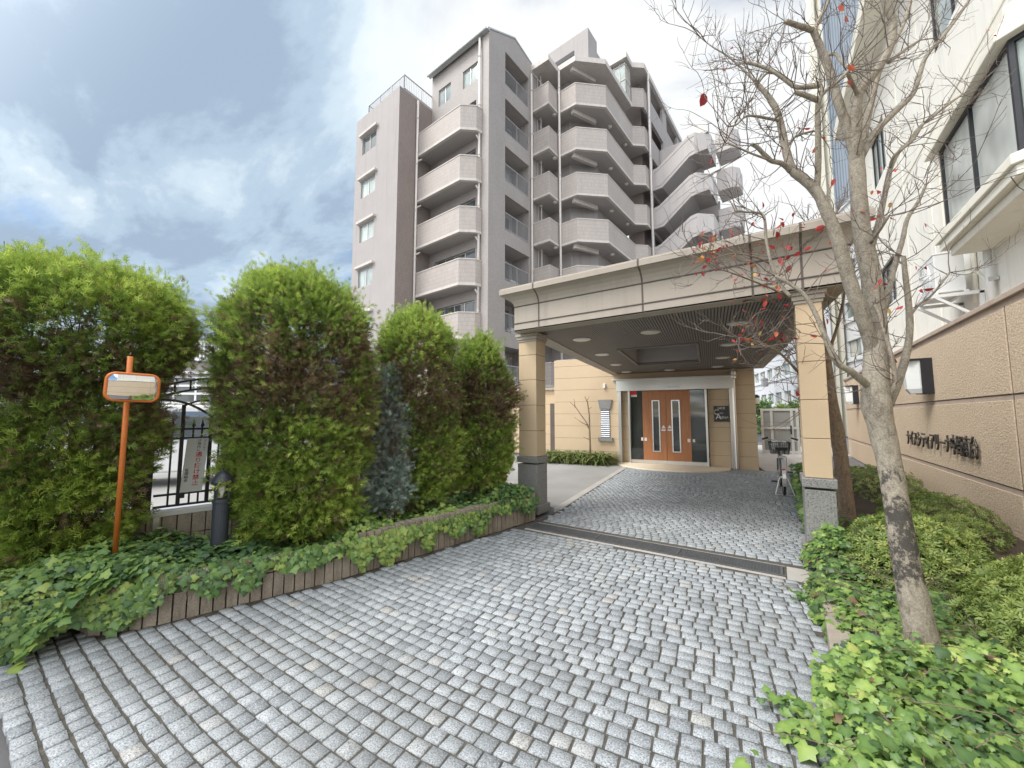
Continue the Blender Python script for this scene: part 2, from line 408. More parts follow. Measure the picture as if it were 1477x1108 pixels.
        for u0, u1, z0, z1 in rects:
            m = rmat or mat
            q(P(u0, z0), P(u1, z0), P(u1, z0, th), P(u0, z0, th), m)
            q(P(u0, z1, th), P(u1, z1, th), P(u1, z1), P(u0, z1), m)
            q(P(u0, z0), P(u0, z0, th), P(u0, z1, th), P(u0, z1), m)
            q(P(u1, z0, th), P(u1, z0), P(u1, z1), P(u1, z1, th), m)
        return s
    def build(s, name, mat=None, parent=None, smooth=False, bev=0.0, seg=2):
        me = bpy.data.meshes.new(name)
        off = np.array(root_of(parent).location) if parent else np.zeros(3)
        vs = np.array(s.v) - off if s.v else np.zeros((0, 3))
        me.from_pydata(vs.tolist(), [], s.f)
        mats = s.mats if s.mats else [mat]
        for m in mats: me.materials.append(m if m else mat)
        if len(s.mats) > 1 or (s.mats and mat is None): me.polygons.foreach_set('material_index', s.m)
        uvl = me.uv_layers.new(name='UVMap')
        V = np.array(s.v); buf = []
        for f in s.f:
            p = V[list(f)]
            nn = np.cross(p[1] - p[0], p[2] - p[0]); L = np.linalg.norm(nn); nn = nn / L if L > 1e-12 else np.array([0, 0, 1.])
            if abs(nn[2]) > .8: buf += p[:, :2].ravel().tolist()
            else:
                h = math.hypot(nn[0], nn[1]); tx, ty = -nn[1] / h, nn[0] / h
                q = np.stack([p[:, 0] * tx + p[:, 1] * ty, p[:, 2]], 1); buf += q.ravel().tolist()
        uvl.data.foreach_set('uv', buf)
        if smooth: me.polygons.foreach_set('use_smooth', [True] * len(me.polygons))
        me.update()
        o = bpy.data.objects.new(name, me); COL.objects.link(o)
        if parent: o.parent = parent
        if bev:
            b = o.modifiers.new('bevel', 'BEVEL'); b.width = bev; b.segments = seg; b.limit_method = 'ANGLE'; b.angle_limit = R(40)
        return o
def root_of(o):
    while o.parent: o = o.parent
    return o
def tag(o, label=None, cat=None, group=None, kind=None):
    for k, v in (('label', label), ('category', cat), ('group', group), ('kind', kind)):
        if v: o[k] = v
    return o
def thing(name, label, cat, loc, group=None):
    o = bpy.data.objects.new(name, None); COL.objects.link(o); o.location = tuple(float(x) for x in loc)
    o.empty_display_size = .2
    return tag(o, label, cat, group)
def bulk(name, V, Fa, tint=None, mat=None, parent=None, smooth=False):
    """V (n,3), Fa (m,k) uniform faces, tint per vertex"""
    me = bpy.data.meshes.new(name)
    off = np.array(root_of(parent).location) if parent else np.zeros(3)
    V = np.asarray(V, np.float32) - off.astype(np.float32)
    m, k = Fa.shape
    me.vertices.add(len(V)); me.vertices.foreach_set('co', V.ravel())
    me.loops.add(m * k); me.loops.foreach_set('vertex_index', Fa.astype(np.int32).ravel())
    me.polygons.add(m); me.polygons.foreach_set('loop_start', np.arange(0, m * k, k, dtype=np.int32))
    me.polygons.foreach_set('loop_total', np.full(m, k, np.int32))
    if smooth: me.polygons.foreach_set('use_smooth', np.ones(m, bool))
    if tint is not None:
        a = me.attributes.new('tint', 'FLOAT', 'POINT'); a.data.foreach_set('value', np.asarray(tint, np.float32))
    me.materials.append(mat); me.update(calc_edges=True); me.validate()
    o = bpy.data.objects.new(name, me); COL.objects.link(o)
    if parent: o.parent = parent
    return o
def nrm(a): return a / (np.linalg.norm(a, axis=-1, keepdims=True) + 1e-9)
def scatter(tv, tf, pos, fwd, up, size, tint):
    """copies of a template (tv: x across, y along, z normal) at pos, y along fwd, z near up"""
    fwd = nrm(fwd); x = nrm(np.cross(fwd, up)); z = np.cross(x, fwd)
    n, k = len(pos), len(tv)
    size = np.broadcast_to(np.asarray(size, float).reshape(-1, 1, 1), (n, 1, 1))
    V = pos[:, None, :] + size * (tv[None, :, 0:1] * x[:, None] + tv[None, :, 1:2] * fwd[:, None] + tv[None, :, 2:3] * z[:, None])
    Fa = (tf[None] + (np.arange(n) * k)[:, None, None]).reshape(-1, tf.shape[1])
    return V.reshape(-1, 3), Fa, np.repeat(tint, k)
def sn(P, f, seed):                       # cheap smooth 3-D noise, about -1..1
    r = np.random.default_rng(seed); o = np.zeros(len(P)); a = 1.0; tot = 0
    for k in range(4):
        for _ in range(3):
            d = r.normal(size=3); d /= np.linalg.norm(d)
            o += a * np.sin(P @ d * f * (1.7 ** k) + r.uniform(0, 6.28)); tot += a * .58
        a *= .62
    return np.clip(o / tot, -1.4, 1.4)
def text(body, size, parent, origin, xa, ya, mat, extrude=.004, name='lettering', w=None, h=None, align='CENTER', bold=0.0):
    c = bpy.data.curves.new('t', 'FONT'); c.body = body; c.size = 1.0; c.extrude = 0; c.align_x = align; c.align_y = 'CENTER'; c.space_line = .95; c.offset = bold
    o = bpy.data.objects.new('t', c); COL.objects.link(o); bpy.context.view_layer.update()
    me = bpy.data.meshes.new_from_object(o.evaluated_get(bpy.context.evaluated_depsgraph_get()))
    bpy.data.objects.remove(o)
    bm = bmesh.new(); bm.from_mesh(me)
    xs = [v.co.x for v in bm.verts]; ys = [v.co.y for v in bm.verts]
    sx = w / (max(xs) - min(xs)) if w else size; sy = h / (max(ys) - min(ys)) if h else size
    cxm = (max(xs) + min(xs)) / 2 if w else 0; cym = (max(ys) + min(ys)) / 2 if h else 0
    xa, ya = Vector(xa).normalized(), Vector(ya).normalized(); na = xa.cross(ya); og = Vector([float(t) for t in origin]) - root_of(parent).location
    for v in bm.verts: v.co = og + xa * (v.co.x - cxm) * sx + ya * (v.co.y - cym) * sy
    r = bmesh.ops.extrude_face_region(bm, geom=bm.faces[:])
    for e in r['geom']:
        if isinstance(e, bmesh.types.BMVert): e.co += na * extrude
    bmesh.ops.recalc_face_normals(bm, faces=bm.faces[:])
    m2 = bpy.data.meshes.new(name); bm.to_mesh(m2); bm.free(); m2.materials.append(mat)
    ob = bpy.data.objects.new(name, m2); COL.objects.link(ob); ob.parent = parent
    return ob
def copy_tree(o, parent=None):
    c = o.copy(); COL.objects.link(c)
    if parent: c.parent = parent
    for ch in list(o.children): copy_tree(ch, c)
    return c

# ================================================================== SETTING
def seg_pts(pl, step):
    out = []
    for a, b in zip(pl[:-1], pl[1:]):
        a, b = np.array(a, float), np.array(b, float); L = np.linalg.norm(b - a); k = max(1, int(round(L / step)))
        out += [a + (b - a) * i / k for i in range(k)]
    return out + [np.array(pl[-1], float)]
def inside(poly, x, y):
    c = False; n = len(poly)
    for i in range(n):
        (x1, y1), (x2, y2) = poly[i], poly[i - 1]
        if (y1 > y) != (y2 > y) and x < (x2 - x1) * (y - y1) / (y2 - y1) + x1: c = not c
    return c
CA = np.array([-.153, .988, 0]); CB = np.array([.988, .153, 0])      # canopy axis and its perpendicular
g = MB(); S = 700
g.add([(-S, -S, -.06), (S, -S, -.06), (S, S, -.06), (-S, S, -.06)], [(0, 1, 2, 3)])
tag(g.build('ground', m_asph), kind='structure')
FL = np.array([-3.84, 12.35, 0.])       # facade line point
def fac(t, z=0, d=0): return FL + CB * t + _z * z - CA * d            # t along the facade, d towards the viewer
drive_poly = [(-6.5, .32), (-3.0, .32), (.16, .34), (.19, 2.0), (.25, 4.0), (.30, 5.6), (.30, 12.95), tuple(fac(3.4)[:2]), tuple(fac(.3)[:2]), (-3.75, 11.9), (-2.95, 5.75), (-2.92, 5.05), (-3.44, 2.06), (-3.8, .92), (-3.95, .68), (-6.5, .55)]
b = MB(); b.prism(drive_poly, -.2, -.0075)
tag(b.build('driveway', m_joint), kind='structure')
def setts():
    cor, tint = [], []
    def stone(cx, cy, w, h, ang, t):
        j = lambda s: random.uniform(-s, s)
        ca, sa = math.cos(ang), math.sin(ang)
        ring = [(-w / 2 + j(.0036), -h / 2 + j(.0036)), (w / 2 + j(.0036), -h / 2 + j(.0036)), (w / 2 + j(.0036), h / 2 + j(.0036)), (-w / 2 + j(.0036), h / 2 + j(.0036))]
        z0 = j(.0022); tx, ty = j(.018), j(.018)
        for k, (ins, z) in enumerate(((1.0, -.03), (.99, -.005), (.93, 0))):
            for (a, c) in ring:
                cor.append((cx + (a * ca - c * sa) * ins, cy + (a * sa + c * ca) * ins, z + (z0 + a * tx + c * ty if k else 0)))
        tint.append(t)
    # outer drive: slightly arched courses
    py, px = .087, .100
    y0 = .414; row = 0
    while y0 < 5.2:
        x = -6.6 + random.uniform(0, .02) + (px / 2 if row % 2 else 0)
        while x < .35:
            w = px * random.uniform(.93, 1.07)
            cx = x + w / 2; yy = y0 + .026 * max(0, cx + 2.9) ** 2 + .006 * math.sin(cx * 2.3 + row * .11)
            ang = .052 * max(0, cx + 2.9)
            if inside(drive_poly, cx, yy) and .36 < yy < 4.46 and inside(drive_poly, cx - .05, yy) and inside(drive_poly, cx + .04, yy):
                stone(cx, yy, w - .0100, py - .0115, ang, random.betavariate(1.8, 1.8))
            x += w
        y0 += py * random.uniform(.985, 1.015); row += 1
    y0 = 4.60 + .33; row = 0
    while y0 < 13.4:
        x = -4.6 + (px / 2 if row % 2 else 0)
        while x < .4:
            w = px * random.uniform(.95, 1.05); cx = x + w / 2
            yy = y0 + .15 * (cx + 1.5) * min(1, max(0, (y0 - 5.5) / 4))
            if inside(drive_poly, cx, yy) and inside(drive_poly, cx + .05, yy) and inside(drive_poly, cx - .05, yy) and yy > 4.93 and (np.array([cx, yy, 0]) - FL) @ CA < -.05:
                stone(cx, yy, w - .0095, py - .0105, .08, random.betavariate(2.2, 2.2))
            x += w
        y0 += py; row += 1
    # header course along the road edge
    x = -6.4
    while x < .1:
        stone(x, .325, .085, .075, 0, random.random()); x += .098
    n = len(tint); V = np.array(cor)
    t = []
    for k in (0, 4): t += [(k + i, k + (i + 1) % 4, k + 4 + (i + 1) % 4, k + 4 + i) for i in range(4)]
    t.append((8, 9, 10, 11))
    Fa = (np.array(t)[None] + (np.arange(n) * 12)[:, None, None]).reshape(-1, 4)
    o = bulk('paving', V, Fa, np.repeat(tint, 12), m_sett)
    tag(o, kind='structure')
setts()
b = MB(); b.box((-1.42, 4.525, -.06), (2.86, .042, .12)); b.box((-1.42, 4.856, -.06), (2.86, .042, .12)); b.box((.115, 4.69, -.06), (.19, .36, .12)); tag(b.build('drain_surround', m_concrete, bev=.004), kind='structure')
# pale apron to the left of the inner drive, with a flush edging strip
ap = [(-2.98, 5.75), (-3.78, 11.9), tuple(fac(.2, 0, .02)[:2]), tuple(fac(-2.9, 0, .02)[:2]), (-8.6, 12.6), (-9.5, 7.2), (-3.6, 5.95)]
b = MB(); b.prism(ap[::-1] if False else ap, -.25, -.004); tag(b.build('pavement', m_park), kind='structure')
b = MB(); b.prism([(-2.93, 5.75), (-3.72, 11.9), (-3.86, 11.9), (-3.07, 5.75)], -.2, .006); tag(b.build('pavement_edging', m_concrete, bev=.004), kind='structure')
b = MB(); b.prism([(.29, 12.9), (.5, 12.9), (1.2, 19.2), (2.3, 19.4), (2.3, 24), (-1.4, 24), tuple(fac(3.55, 0, -6)[:2]), tuple(fac(3.55, 0, 0)[:2])], -.2, -.002)
tag(b.build('path', m_concrete), kind='structure')
b = MB(); b.prism([(-40, 1.5), (-4.9, 1.1), (-3.9, 6.1), (-3.65, 6.1), (-9.6, 7.2), (-9.7, 15), (-40, 16)], -.25, -.03)
tag(b.build('parking_lot', m_park), kind='structure')

# drain across the drive
t = thing('drain_grate', 'long slotted steel drain grate set across the cobbled drive', 'drain', (-1.42, 4.68, 0))
b = MB()
for y in (4.56, 4.82): b.box((-1.42, y, -.006), (2.86, .022, .03))
for x in (-2.84, -1.9, -.96, -.02): b.box((x, 4.69, -.006), (.02, .238, .03))
b.build('frame', m_grate, t)
b = MB()
for k in range(5): b.box((-1.42, 4.60 + k * .045, -.004), (2.82, .008, .022))
b.build('long_bars', m_grate, t)
b = MB(); x = -2.80
while x < -.04: b.box((x, 4.69, -.008), (.007, .236, .02)); x += .028
b.build('cross_bars', m_grate, t)
b = MB(); b.box((-1.42, 4.69, -.0125), (2.82, .234, .003)); b.build('channel', m_dark, t)

# ------------------------------------------------------------------ left planter
PF = [(-7.0, .52), (-3.97, .68), (-3.8, .92), (-3.44, 2.06), (-2.99, 5.02)]
FD = np.array([.2, .98, 0]); FD /= np.linalg.norm(FD); FN = np.array([FD[1], -FD[0], 0])     # fence direction and its normal towards the drive
FO = np.array([-4.04, 5.27, 0])
def fen(s, z=0, d=0): return FO - FD * s + _z * z + FN * d        # s metres towards the road, from the pillar
t = thing('planter_wall', 'low ribbed concrete block planter wall with ivy hanging over it', 'wall', (-3.5, 2.5, 0))
b = MB(); pts = seg_pts(PF, .078)
for i in range(len(pts) - 1):
    a, c = pts[i], pts[i + 1]; d = (c - a) / np.linalg.norm(c - a); n = np.array([d[1], -d[0]])
    top = .30 if a[1] < 2.35 else .36
    for z0, z1 in ((-.02, .19), (.198, top)):
        o = random.uniform(0, .008); w = np.linalg.norm(c - a) - .010
        m = (a + c) / 2
        b.box((m[0] - n[0] * (.06 - o), m[1] - n[1] * (.06 - o), (z0 + z1) / 2), (w, .12, z1 - z0 - random.uniform(0, .004)), ((d[0], d[1], 0), (-d[1], d[0], 0), (0, 0, 1)))
b.build('ribbed_face', m_block, t)
b = MB()
for a, c in zip(PF[:-1], PF[1:]):
    a, c = np.array(a), np.array(c); d = (c - a) / np.linalg.norm(c - a); n = np.array([-d[1], d[0]])
    b.prism([a + n * .03, c + n * .03, c + n * .12, a + n * .12], -.1, .285)
b.build('wall_core', m_groove, t)
b = MB(); b.prism([(-7, .60), (-4.0, .76), (-3.9, .95), (-3.53, 2.06), (-3.1, 5.0), tuple(fen(-.2)[:2]), tuple(fen(4.6)[:2]), (-7, 1.1)], -.1, .27)
tag(b.build('planter_soil', m_soil), kind='structure')

# ------------------------------------------------------------------ the inner wall and fence behind the hedge
t = thing('fence_wall', 'low dark ribbed block wall with white coping under the iron fence', 'wall', fen(2.2))
b = MB()
s = -.2
while s < 4.62:
    for z0, z1 in ((.2, .355), (.363, .545)):
        b.box(fen(s + .055, (z0 + z1) / 2, -.06 + random.uniform(0, .006)), (.100, .12, z1 - z0), (FD, -FN, _z))
    s += .11
b.build('ribbed_face', m_block, t)
b = MB(); b.box(fen(2.2, .3, -.09), (4.84, .1, .48), (FD, -FN, _z)); b.build('wall_core', m_groove, t)
b = MB(); b.box(fen(3.3, .572, -.09), (2.66, .20, .05), (FD, -FN, _z)); b.build('coping', m_white, t, bev=.006)
b = MB(); b.box(fen(4.13, .40, .012), (.045, .02, .32), (FD, -FN, _z)); b.build('metal_strip', m_alu, t)

def fence_run(s0, s1, ztop, root, zb=.66):
    b = MB()
    for z in (zb, ztop - .22, ztop - .10): b.box(fen((s0 + s1) / 2, z, -.09), (abs(s1 - s0), .03, .022), (FD, -FN, _z))
    b.build('rails', m_black, root)
    b = MB(); s = min(s0, s1) + .06
    while s < max(s0, s1):
        b.box(fen(s, (zb + ztop - .02) / 2, -.09), (.014, .014, ztop - .02 - zb + .02), (FD, -FN, _z))
        p = fen(s, ztop - .03, -.09); b.lathe(p, [(.007, 0), (.016, .012), (.010, .03), (.001, .075)], 6)
        s += .105
    b.build('bars', m_black, root)
t = thing('iron_fence', 'black iron railing with spear tips running behind the hedge', 'fence', fen(1.5, .6))
fence_run(-.45, 3.28, 1.55, t)
b = MB(); b.box(fen(-.50, 1.12, -.09), (.07, .07, 1.25), (FD, -FN, _z)); b.build('post', m_black, t, bev=.004)
# gate with arched head
t = thing('iron_gate', 'black iron gate with double arched top rails beside the mirror', 'gate', fen(3.8, .6))
G0, G1 = 4.16, 3.30
b = MB()
def arch(za, zb_, s0, s1, hump, n=12): return [fen(s0 + (s1 - s0) * i / n, za + (zb_ - za) * i / n + hump * math.sin(math.pi * i / n), -.09) for i in range(n + 1)]
b.tube(arch(1.79, 1.79, G0, G1, .10), .012, 6); b.tube(arch(1.69, 1.69, G0, G1, .10), .012, 6)
b.tube(arch(1.66, 1.50, G0, 3.755, .045), .012, 6); b.tube(arch(1.50, 1.60, 3.755, 3.3, .045), .012, 6); b.tube(arch(1.60, 1.66, 3.98, 3.78, .02), .011, 6)
for s in (4.06, 3.94, 3.80, 3.66, 3.52, 3.40):
    k = (s - G0) / (G1 - G0); b.tube([fen(s, 1.69 + .10 * math.sin(math.pi * k), -.09), fen(s, 1.79 + .10 * math.sin(math.pi * k), -.09)], .009, 5)
b.build('arched_rails', m_black, t)
b = MB()
for z in (.625, .735, 1.28, 1.37):
    MB().box(fen((G0 + G1) / 2, z, -.09), (G0 - G1, .026, .02), (FD, -FN, _z)).build('rail', m_black, t)
b = MB()
for s, w, zt in ((4.055, .016, 1.40), (3.98, .032, 1.61), (3.895, .016, 1.40), (3.825, .016, 1.40), (3.755, .032, 1.51), (3.68, .016, 1.40), (3.60, .016, 1.40), (3.53, .032, 1.56), (3.45, .016, 1.40), (3.37, .016, 1.40)):
    b.box(fen(s, (.62 + zt) / 2, -.09), (w, w, zt - .62), (FD, -FN, _z))
    if w < .02: b.lathe(fen(s, zt - .01, -.09), [(.008, 0), (.021, .014), (.012, .035), (.001, .085)], 6)
b.build('bars', m_black, t)
b = MB(); b.box(fen(3.955, .72, -.07), (.045, .05, .055), (FD, -FN, _z)); b.build('latch', m_black, t, bev=.004)
t = thing('gate_post', 'fluted black iron gate post half sunk in the hedge, right of the mirror', 'post', fen(4.24, .6))
b = MB(); b.box(fen(4.24, 1.22, -.09), (.13, .13, 1.28), (FD, -FN, _z)); b.build('shaft', m_black, t, bev=.004)
b = MB()
for k in range(5): b.box(fen(4.195 + k * .023, 1.22, -.02), (.010, .014, 1.24), (FD, -FN, _z))
b.build('fluting', m_black, t)
b = MB(); b.box(fen(4.24, 1.868, -.09), (.15, .15, .02), (FD, -FN, _z)); b.build('cap', m_black, t, bev=.004)
# notice hanging on the gate
t = thing('notice_board', 'narrow white no-thoroughfare notice in red vertical letters on the iron gate', 'sign', fen(3.64, 1.0))
tl = np.array([.07, 0, 0])
xa = FD; ya = _z + FD * .06; ya /= np.linalg.norm(ya)
P0 = fen(3.87, 1.01, -.055)
b = MB(); b.box(P0, (.172, .012, .53), (xa, -FN, ya)); b.build('board', m_white, t, bev=.003)
m_ink = simple('black_ink', (.03, .03, .035), .6, .1); m_redink = simple('red_ink', (.72, .025, .05), .6, .05)
def vtext(s, x, ytop, size, mat):
    for i, ch in enumerate(s): text(ch, size, t, P0 + FN * .0065 + xa * x + ya * (ytop - size * 1.05 * i), xa, ya, mat, .001, 'lettering', bold=.012)
vtext('通り抜け禁止', .022, .100, .054, m_redink)
vtext('敷地内に', .014, .238, .029, m_ink); vtext('マンション', .058, .24, .022, m_ink); vtext('管理組合', -.055, -.05, .032, m_ink)

# bollard lamp
bp = fen(3.745, 0, .74); t = thing('bollard_lamp', 'slate bollard lamp with domed cap and bare bulb between the hedges', 'lamp', (bp[0], bp[1], .27))
q = lambda z: (bp[0], bp[1], z)
zt = 1.02; r_ = .068
MB().lathe(q(.25), [(r_ * .92, 0), (r_ * .92, zt - .25 - .27)], 20).build('post', m_navy, t, smooth=False)
MB().lathe(q(zt - .275), [(r_, 0), (r_ * 1.02, .012), (r_, .03)], 20).build('collar', m_navy, t)
b = MB()
for k in range(4):
    a = k * math.pi / 2 + .6; b.box((bp[0] + r_ * .9 * math.cos(a), bp[1] + r_ * .9 * math.sin(a), zt - .175), (.012, .012, .15))
b.build('cage_bars', m_navy, t)
MB().lathe(q(zt - .235), [(.012, 0), (.012, .03), (.026, .06), (.028, .09), (.012, .12)], 12).build('bulb', m_lamp, t, smooth=True)
MB().lathe(q(zt - .10), [(r_ * 1.22, -.012), (r_ * 1.22, .008), (r_ * 1.05, .035), (r_ * .72, .07), (r_ * .3, .095), (.008, .10), (.007, .125)], 20).build('cap', m_navy, t, smooth=True)

# orange mirror post
t = thing('traffic_mirror', 'rectangular safety mirror in an orange frame on a leaning orange pole', 'mirror', onz(167, 797, .30))
pb, pt = onz(166, 797, .32), atd(188, 514, 2.86)
pb = atd(166, 797, 2.92)
MB().tube([pb, pt], .0165, 14).build('pole', m_orange, t, smooth=True)
mc = atd(192, 559, 2.79); mx_ = np.array([.10, 1., -.02]); mx_ /= np.linalg.norm(mx_); mzu = np.array([.03, .02, 1.]); mzu -= mx_ * (mx_ @ mzu); mzu /= np.linalg.norm(mzu); mn = np.cross(mx_, mzu)
def rrect(w, h, r, n=6):
    o = []
    for cx, cy, a0 in ((w / 2 - r, h / 2 - r, 0), (-w / 2 + r, h / 2 - r, 90), (-w / 2 + r, -h / 2 + r, 180), (w / 2 - r, -h / 2 + r, 270)):
        for i in range(n + 1): a = R(a0 + 90 * i / n); o.append((cx + r * math.cos(a), cy + r * math.sin(a)))
    return o
MW, MH = .268, .185
ring = [mc + mx_ * x + mzu * y for x, y in rrect(MW, MH, .045)]
MB().tube(ring, .013, 8, closed=True).build('frame', m_orange, t, smooth=True)
MB().extr([mc - mn * .03 + mx_ * x + mzu * y for x, y in rrect(MW * .98, MH * .98, .045)], mn * .02).build('back_plate', m_orange, t)
mm = NT('mirror_glass'); mm.set((.80, .81, .80), .015, 1.0); m_mirror = mm.m
b = MB(); vs, fs = [], []; nx, ny = 16, 8
for j in range(ny + 1):
    for i in range(nx + 1):
        x, y = (i / nx - .5) * (MW - .012), (j / ny - .5) * (MH - .012)
        vs.append(mc + mx_ * x + mzu * y + mn * (.030 - 1.0 * (x * x + y * y)))
for j in range(ny):
    for i in range(nx): k = j * (nx + 1) + i; fs.append((k, k + 1, k + nx + 2, k + nx + 1))
b.add(vs, fs); b.build('mirror_face', m_mirror, t, smooth=True)
b = MB(); b.box(mc - mn * .045, (.09, .07, .03), (mx_, mzu, mn)); b.build('bracket', m_orange, t)

# ================================================================== MAIN APARTMENT BLOCK
BA = R(4.2)
BV = np.array([math.sin(BA), math.cos(BA), 0]); BU = np.array([BV[1], -BV[0], 0])
def bw(u, v, z=0): return BU * u + BV * v + _z * z
def bxy(u, v): return tuple(bw(u, v)[:2])
BX = (BU, BV, _z)
FH = 3.055
apt = thing('apartment_block', 'tall mauve tiled apartment block with stepped balconies and open corridors', 'building', bw(-15, 18))
U0, VF, VE = -14.03, 15.73, 19.87
# main front wall (faces the road) with big balcony windows, top floor with two small windows
b = MB(); rects = [(-18.55 + 19.2, -17.4 + 19.2, 21.62, 22.78), (-16.3 + 19.2, -15.05 + 19.2, 21.62, 22.78)]
for k in range(7): rects.append((.5, 4.05, 18.15 - FH * k, 20.35 - FH * k))
b.holed(bw(-19.2, VF), BU, -BV, (0, 4.62), (-.2, 24.1), rects, .18)
b.holed(bw(-14.58, VF - .12), BU, -BV, (0, .55), (-.2, 24.1), [], .1)          # the pier at the corner
b.add([bw(-14.58, VF - .12, -.2), bw(-14.58, VF, -.2), bw(-14.58, VF, 24.1), bw(-14.58, VF - .12, 24.1)], [(3, 2, 1, 0)])
b.build('wall', m_tile, apt)
# the side wall, with recessed loggias; gabled top
b = MB(); lo = [(17.1 - VF, 19.55 - VF, 21.65 - FH * k, 23.82 - FH * k) for k in range(8) if 21.65 - FH * k > -.1]
b.holed(bw(U0, VF - .12), BV, BU, (0, VE - VF + .12), (-.2, 24.1), [(r[0] + .12, r[1] + .12, r[2], r[3]) for r in lo], .16)
gab = [(VF - .12, 24.1), (VE, 24.1), (VE, 25.1), (18.05, 25.45)]
b.add([bw(U0, v, z) for v, z in gab], [(0, 1, 2, 3)])
b.build('wall', m_tile_side, apt)
# closing faces: back, far left, top
b = MB()
b.add([bw(-19.2, VE, 0), bw(U0, VE, 0), bw(U0, VE, 25.1), bw(-19.2, VE, 25.1)], [(3, 2, 1, 0)]); b.build('wall', m_tile, apt)
b = MB()
b.extr([bw(-19.3, VF - .30, 23.98), bw(-19.3, VF - .30, 24.08), bw(-19.3, 18.05, 25.55), bw(-19.3, VE + .05, 25.18), bw(-19.3, VE + .05, 25.10), bw(-19.3, 18.05, 25.45), bw(-19.3, VF - .1, 24.1), bw(-19.3, VF - .1, 23.95)], BU * (U0 + 19.3 + .03))
roof = b.build('roof', m_roof, apt)
b = MB(); b.tube([bw(-19.3, VF - .36, 23.96), bw(U0, VF - .36, 23.96)], .06, 8); b.build('gutter', m_roof, roof)

def window(parent, o, du, n, w, z0, z1, panes=2, mat=m_glass, fr=m_alu, inset=.1, curtain=True):
    o, du, n = np.array(o), np.array(du), np.array(n)
    h = z1 - z0; c = lambda x, z, d: o + du * x + _z * z - n * d
    ax = (du, n if np.dot(np.cross(du, n), _z) > 0 else -n, _z)
    b = MB()
    for z in (z0 + .025, z1 - .025): b.box(c(w / 2, z, inset), (w, .06, .05), ax)
    for i in range(panes + 1): b.box(c(.022 + (w - .044) * i / panes, (z0 + z1) / 2, inset), (.044, .058, h - .1), ax)
    f = b.build('window', fr, parent)
    b = MB(); b.box(c(w / 2, (z0 + z1) / 2, inset + .012), (w - .09, .012, h - .1), ax); b.build('pane', mat, f)
    return f
for u in (-18.55, -16.3):
    window(apt, bw(u, VF), BU, -BV, 1.2, 21.62, 22.78, 2, m_glass_lt)
for k in range(7):
    window(apt, bw(-18.7, VF), BU, -BV, 3.55, 18.15 - FH * k, 20.35 - FH * k, 4, m_glass, inset=.14)
# loggias: room, rail, sliding window
for r in lo:
    v0, v1, z0, z1 = r[0] + VF, r[1] + VF, r[2], r[3]
    b = MB(); i = U0 - .16; d = 1.25; e = .02
    P = lambda u, v, z: bw(u, v, z)
    b.add([P(i, v0 - e, z0 - e), P(i, v1 + e, z0 - e), P(i - d, v1 + e, z0 - e), P(i - d, v0 - e, z0 - e)], [(0, 1, 2, 3)])
    b.add([P(i, v0 - e, z1 + e), P(i - d, v0 - e, z1 + e), P(i - d, v1 + e, z1 + e), P(i, v1 + e, z1 + e)], [(0, 1, 2, 3)])
    b.add([P(i, v0 - e, z0 - e), P(i - d, v0 - e, z0 - e), P(i - d, v0 - e, z1 + e), P(i, v0 - e, z1 + e)], [(0, 1, 2, 3)])
    b.add([P(i, v1 + e, z0 - e), P(i, v1 + e, z1 + e), P(i - d, v1 + e, z1 + e), P(i - d, v1 + e, z0 - e)], [(0, 1, 2, 3)])
    b.add([P(i - d, v0 - e, z0 - e), P(i - d, v1 + e, z0 - e), P(i - d, v1 + e, z1 + e), P(i - d, v0 - e, z1 + e)], [(0, 1, 2, 3)])
    lg = b.build('loggia', m_paint, apt)
    window(lg, bw(i - d + .09, v0 + .35), BV, BU, 1.75, z0 + .02, z1 - .25, 2, random.choice([m_glass, m_glass_lt]), inset=.04)
    b = MB(); rc = U0 - .07
    for z in (z0 + .10, z0 + 1.1): b.box(bw(rc, (v0 + v1) / 2, z), (.04, v1 - v0, .045), BX)
    for v in (v0 + .03, (v0 + v1) / 2, v1 - .03): b.box(bw(rc, v, z0 + .55), (.045, .045, 1.1), BX)
    v = v0 + .12
    while v < v1: b.box(bw(rc, v, z0 + .6), (.014, .014, 1.0), BX); v += .10
    b.build('railing', m_rail, lg)
    b = MB(); b.box(bw(i - .75, v1 - .55, z0 + .32), (.28, .72, .58), BX); b.build('condenser_box', m_white, lg, bev=.01)

# front balconies
def offs(pl, d):                          # polyline moved d to its left
    out = []; n = len(pl)
    for i in range(n):
        ds = []
        if i > 0: a = np.array(pl[i]) - np.array(pl[i - 1]); ds.append(a / np.linalg.norm(a))
        if i < n - 1: a = np.array(pl[i + 1]) - np.array(pl[i]); ds.append(a / np.linalg.norm(a))
        ns = [np.array([-a[1], a[0]]) for a in ds]; m = sum(ns); m = m / np.linalg.norm(m)
        out.append(np.array(pl[i]) + m * d / max(.3, np.dot(m, ns[0])))
    return out
def band(mb, pl, d0, d1, z0, z1, mat=None):       # a strip between two offsets of a plan polyline (u, v)
    A, B = offs(pl, d0), offs(pl, d1)
    for i in range(len(pl) - 1):
        q = [A[i], A[i + 1], B[i + 1], B[i]]
        q = [bxy(*p) for p in q]
        mb.hexa([(*p, z0) for p in q], [(*p, z1) for p in q], mat)
BP = [(-19.2, 14.59), (-15.29, 14.59), (-14.62, 15.22), (-14.55, 15.60)]
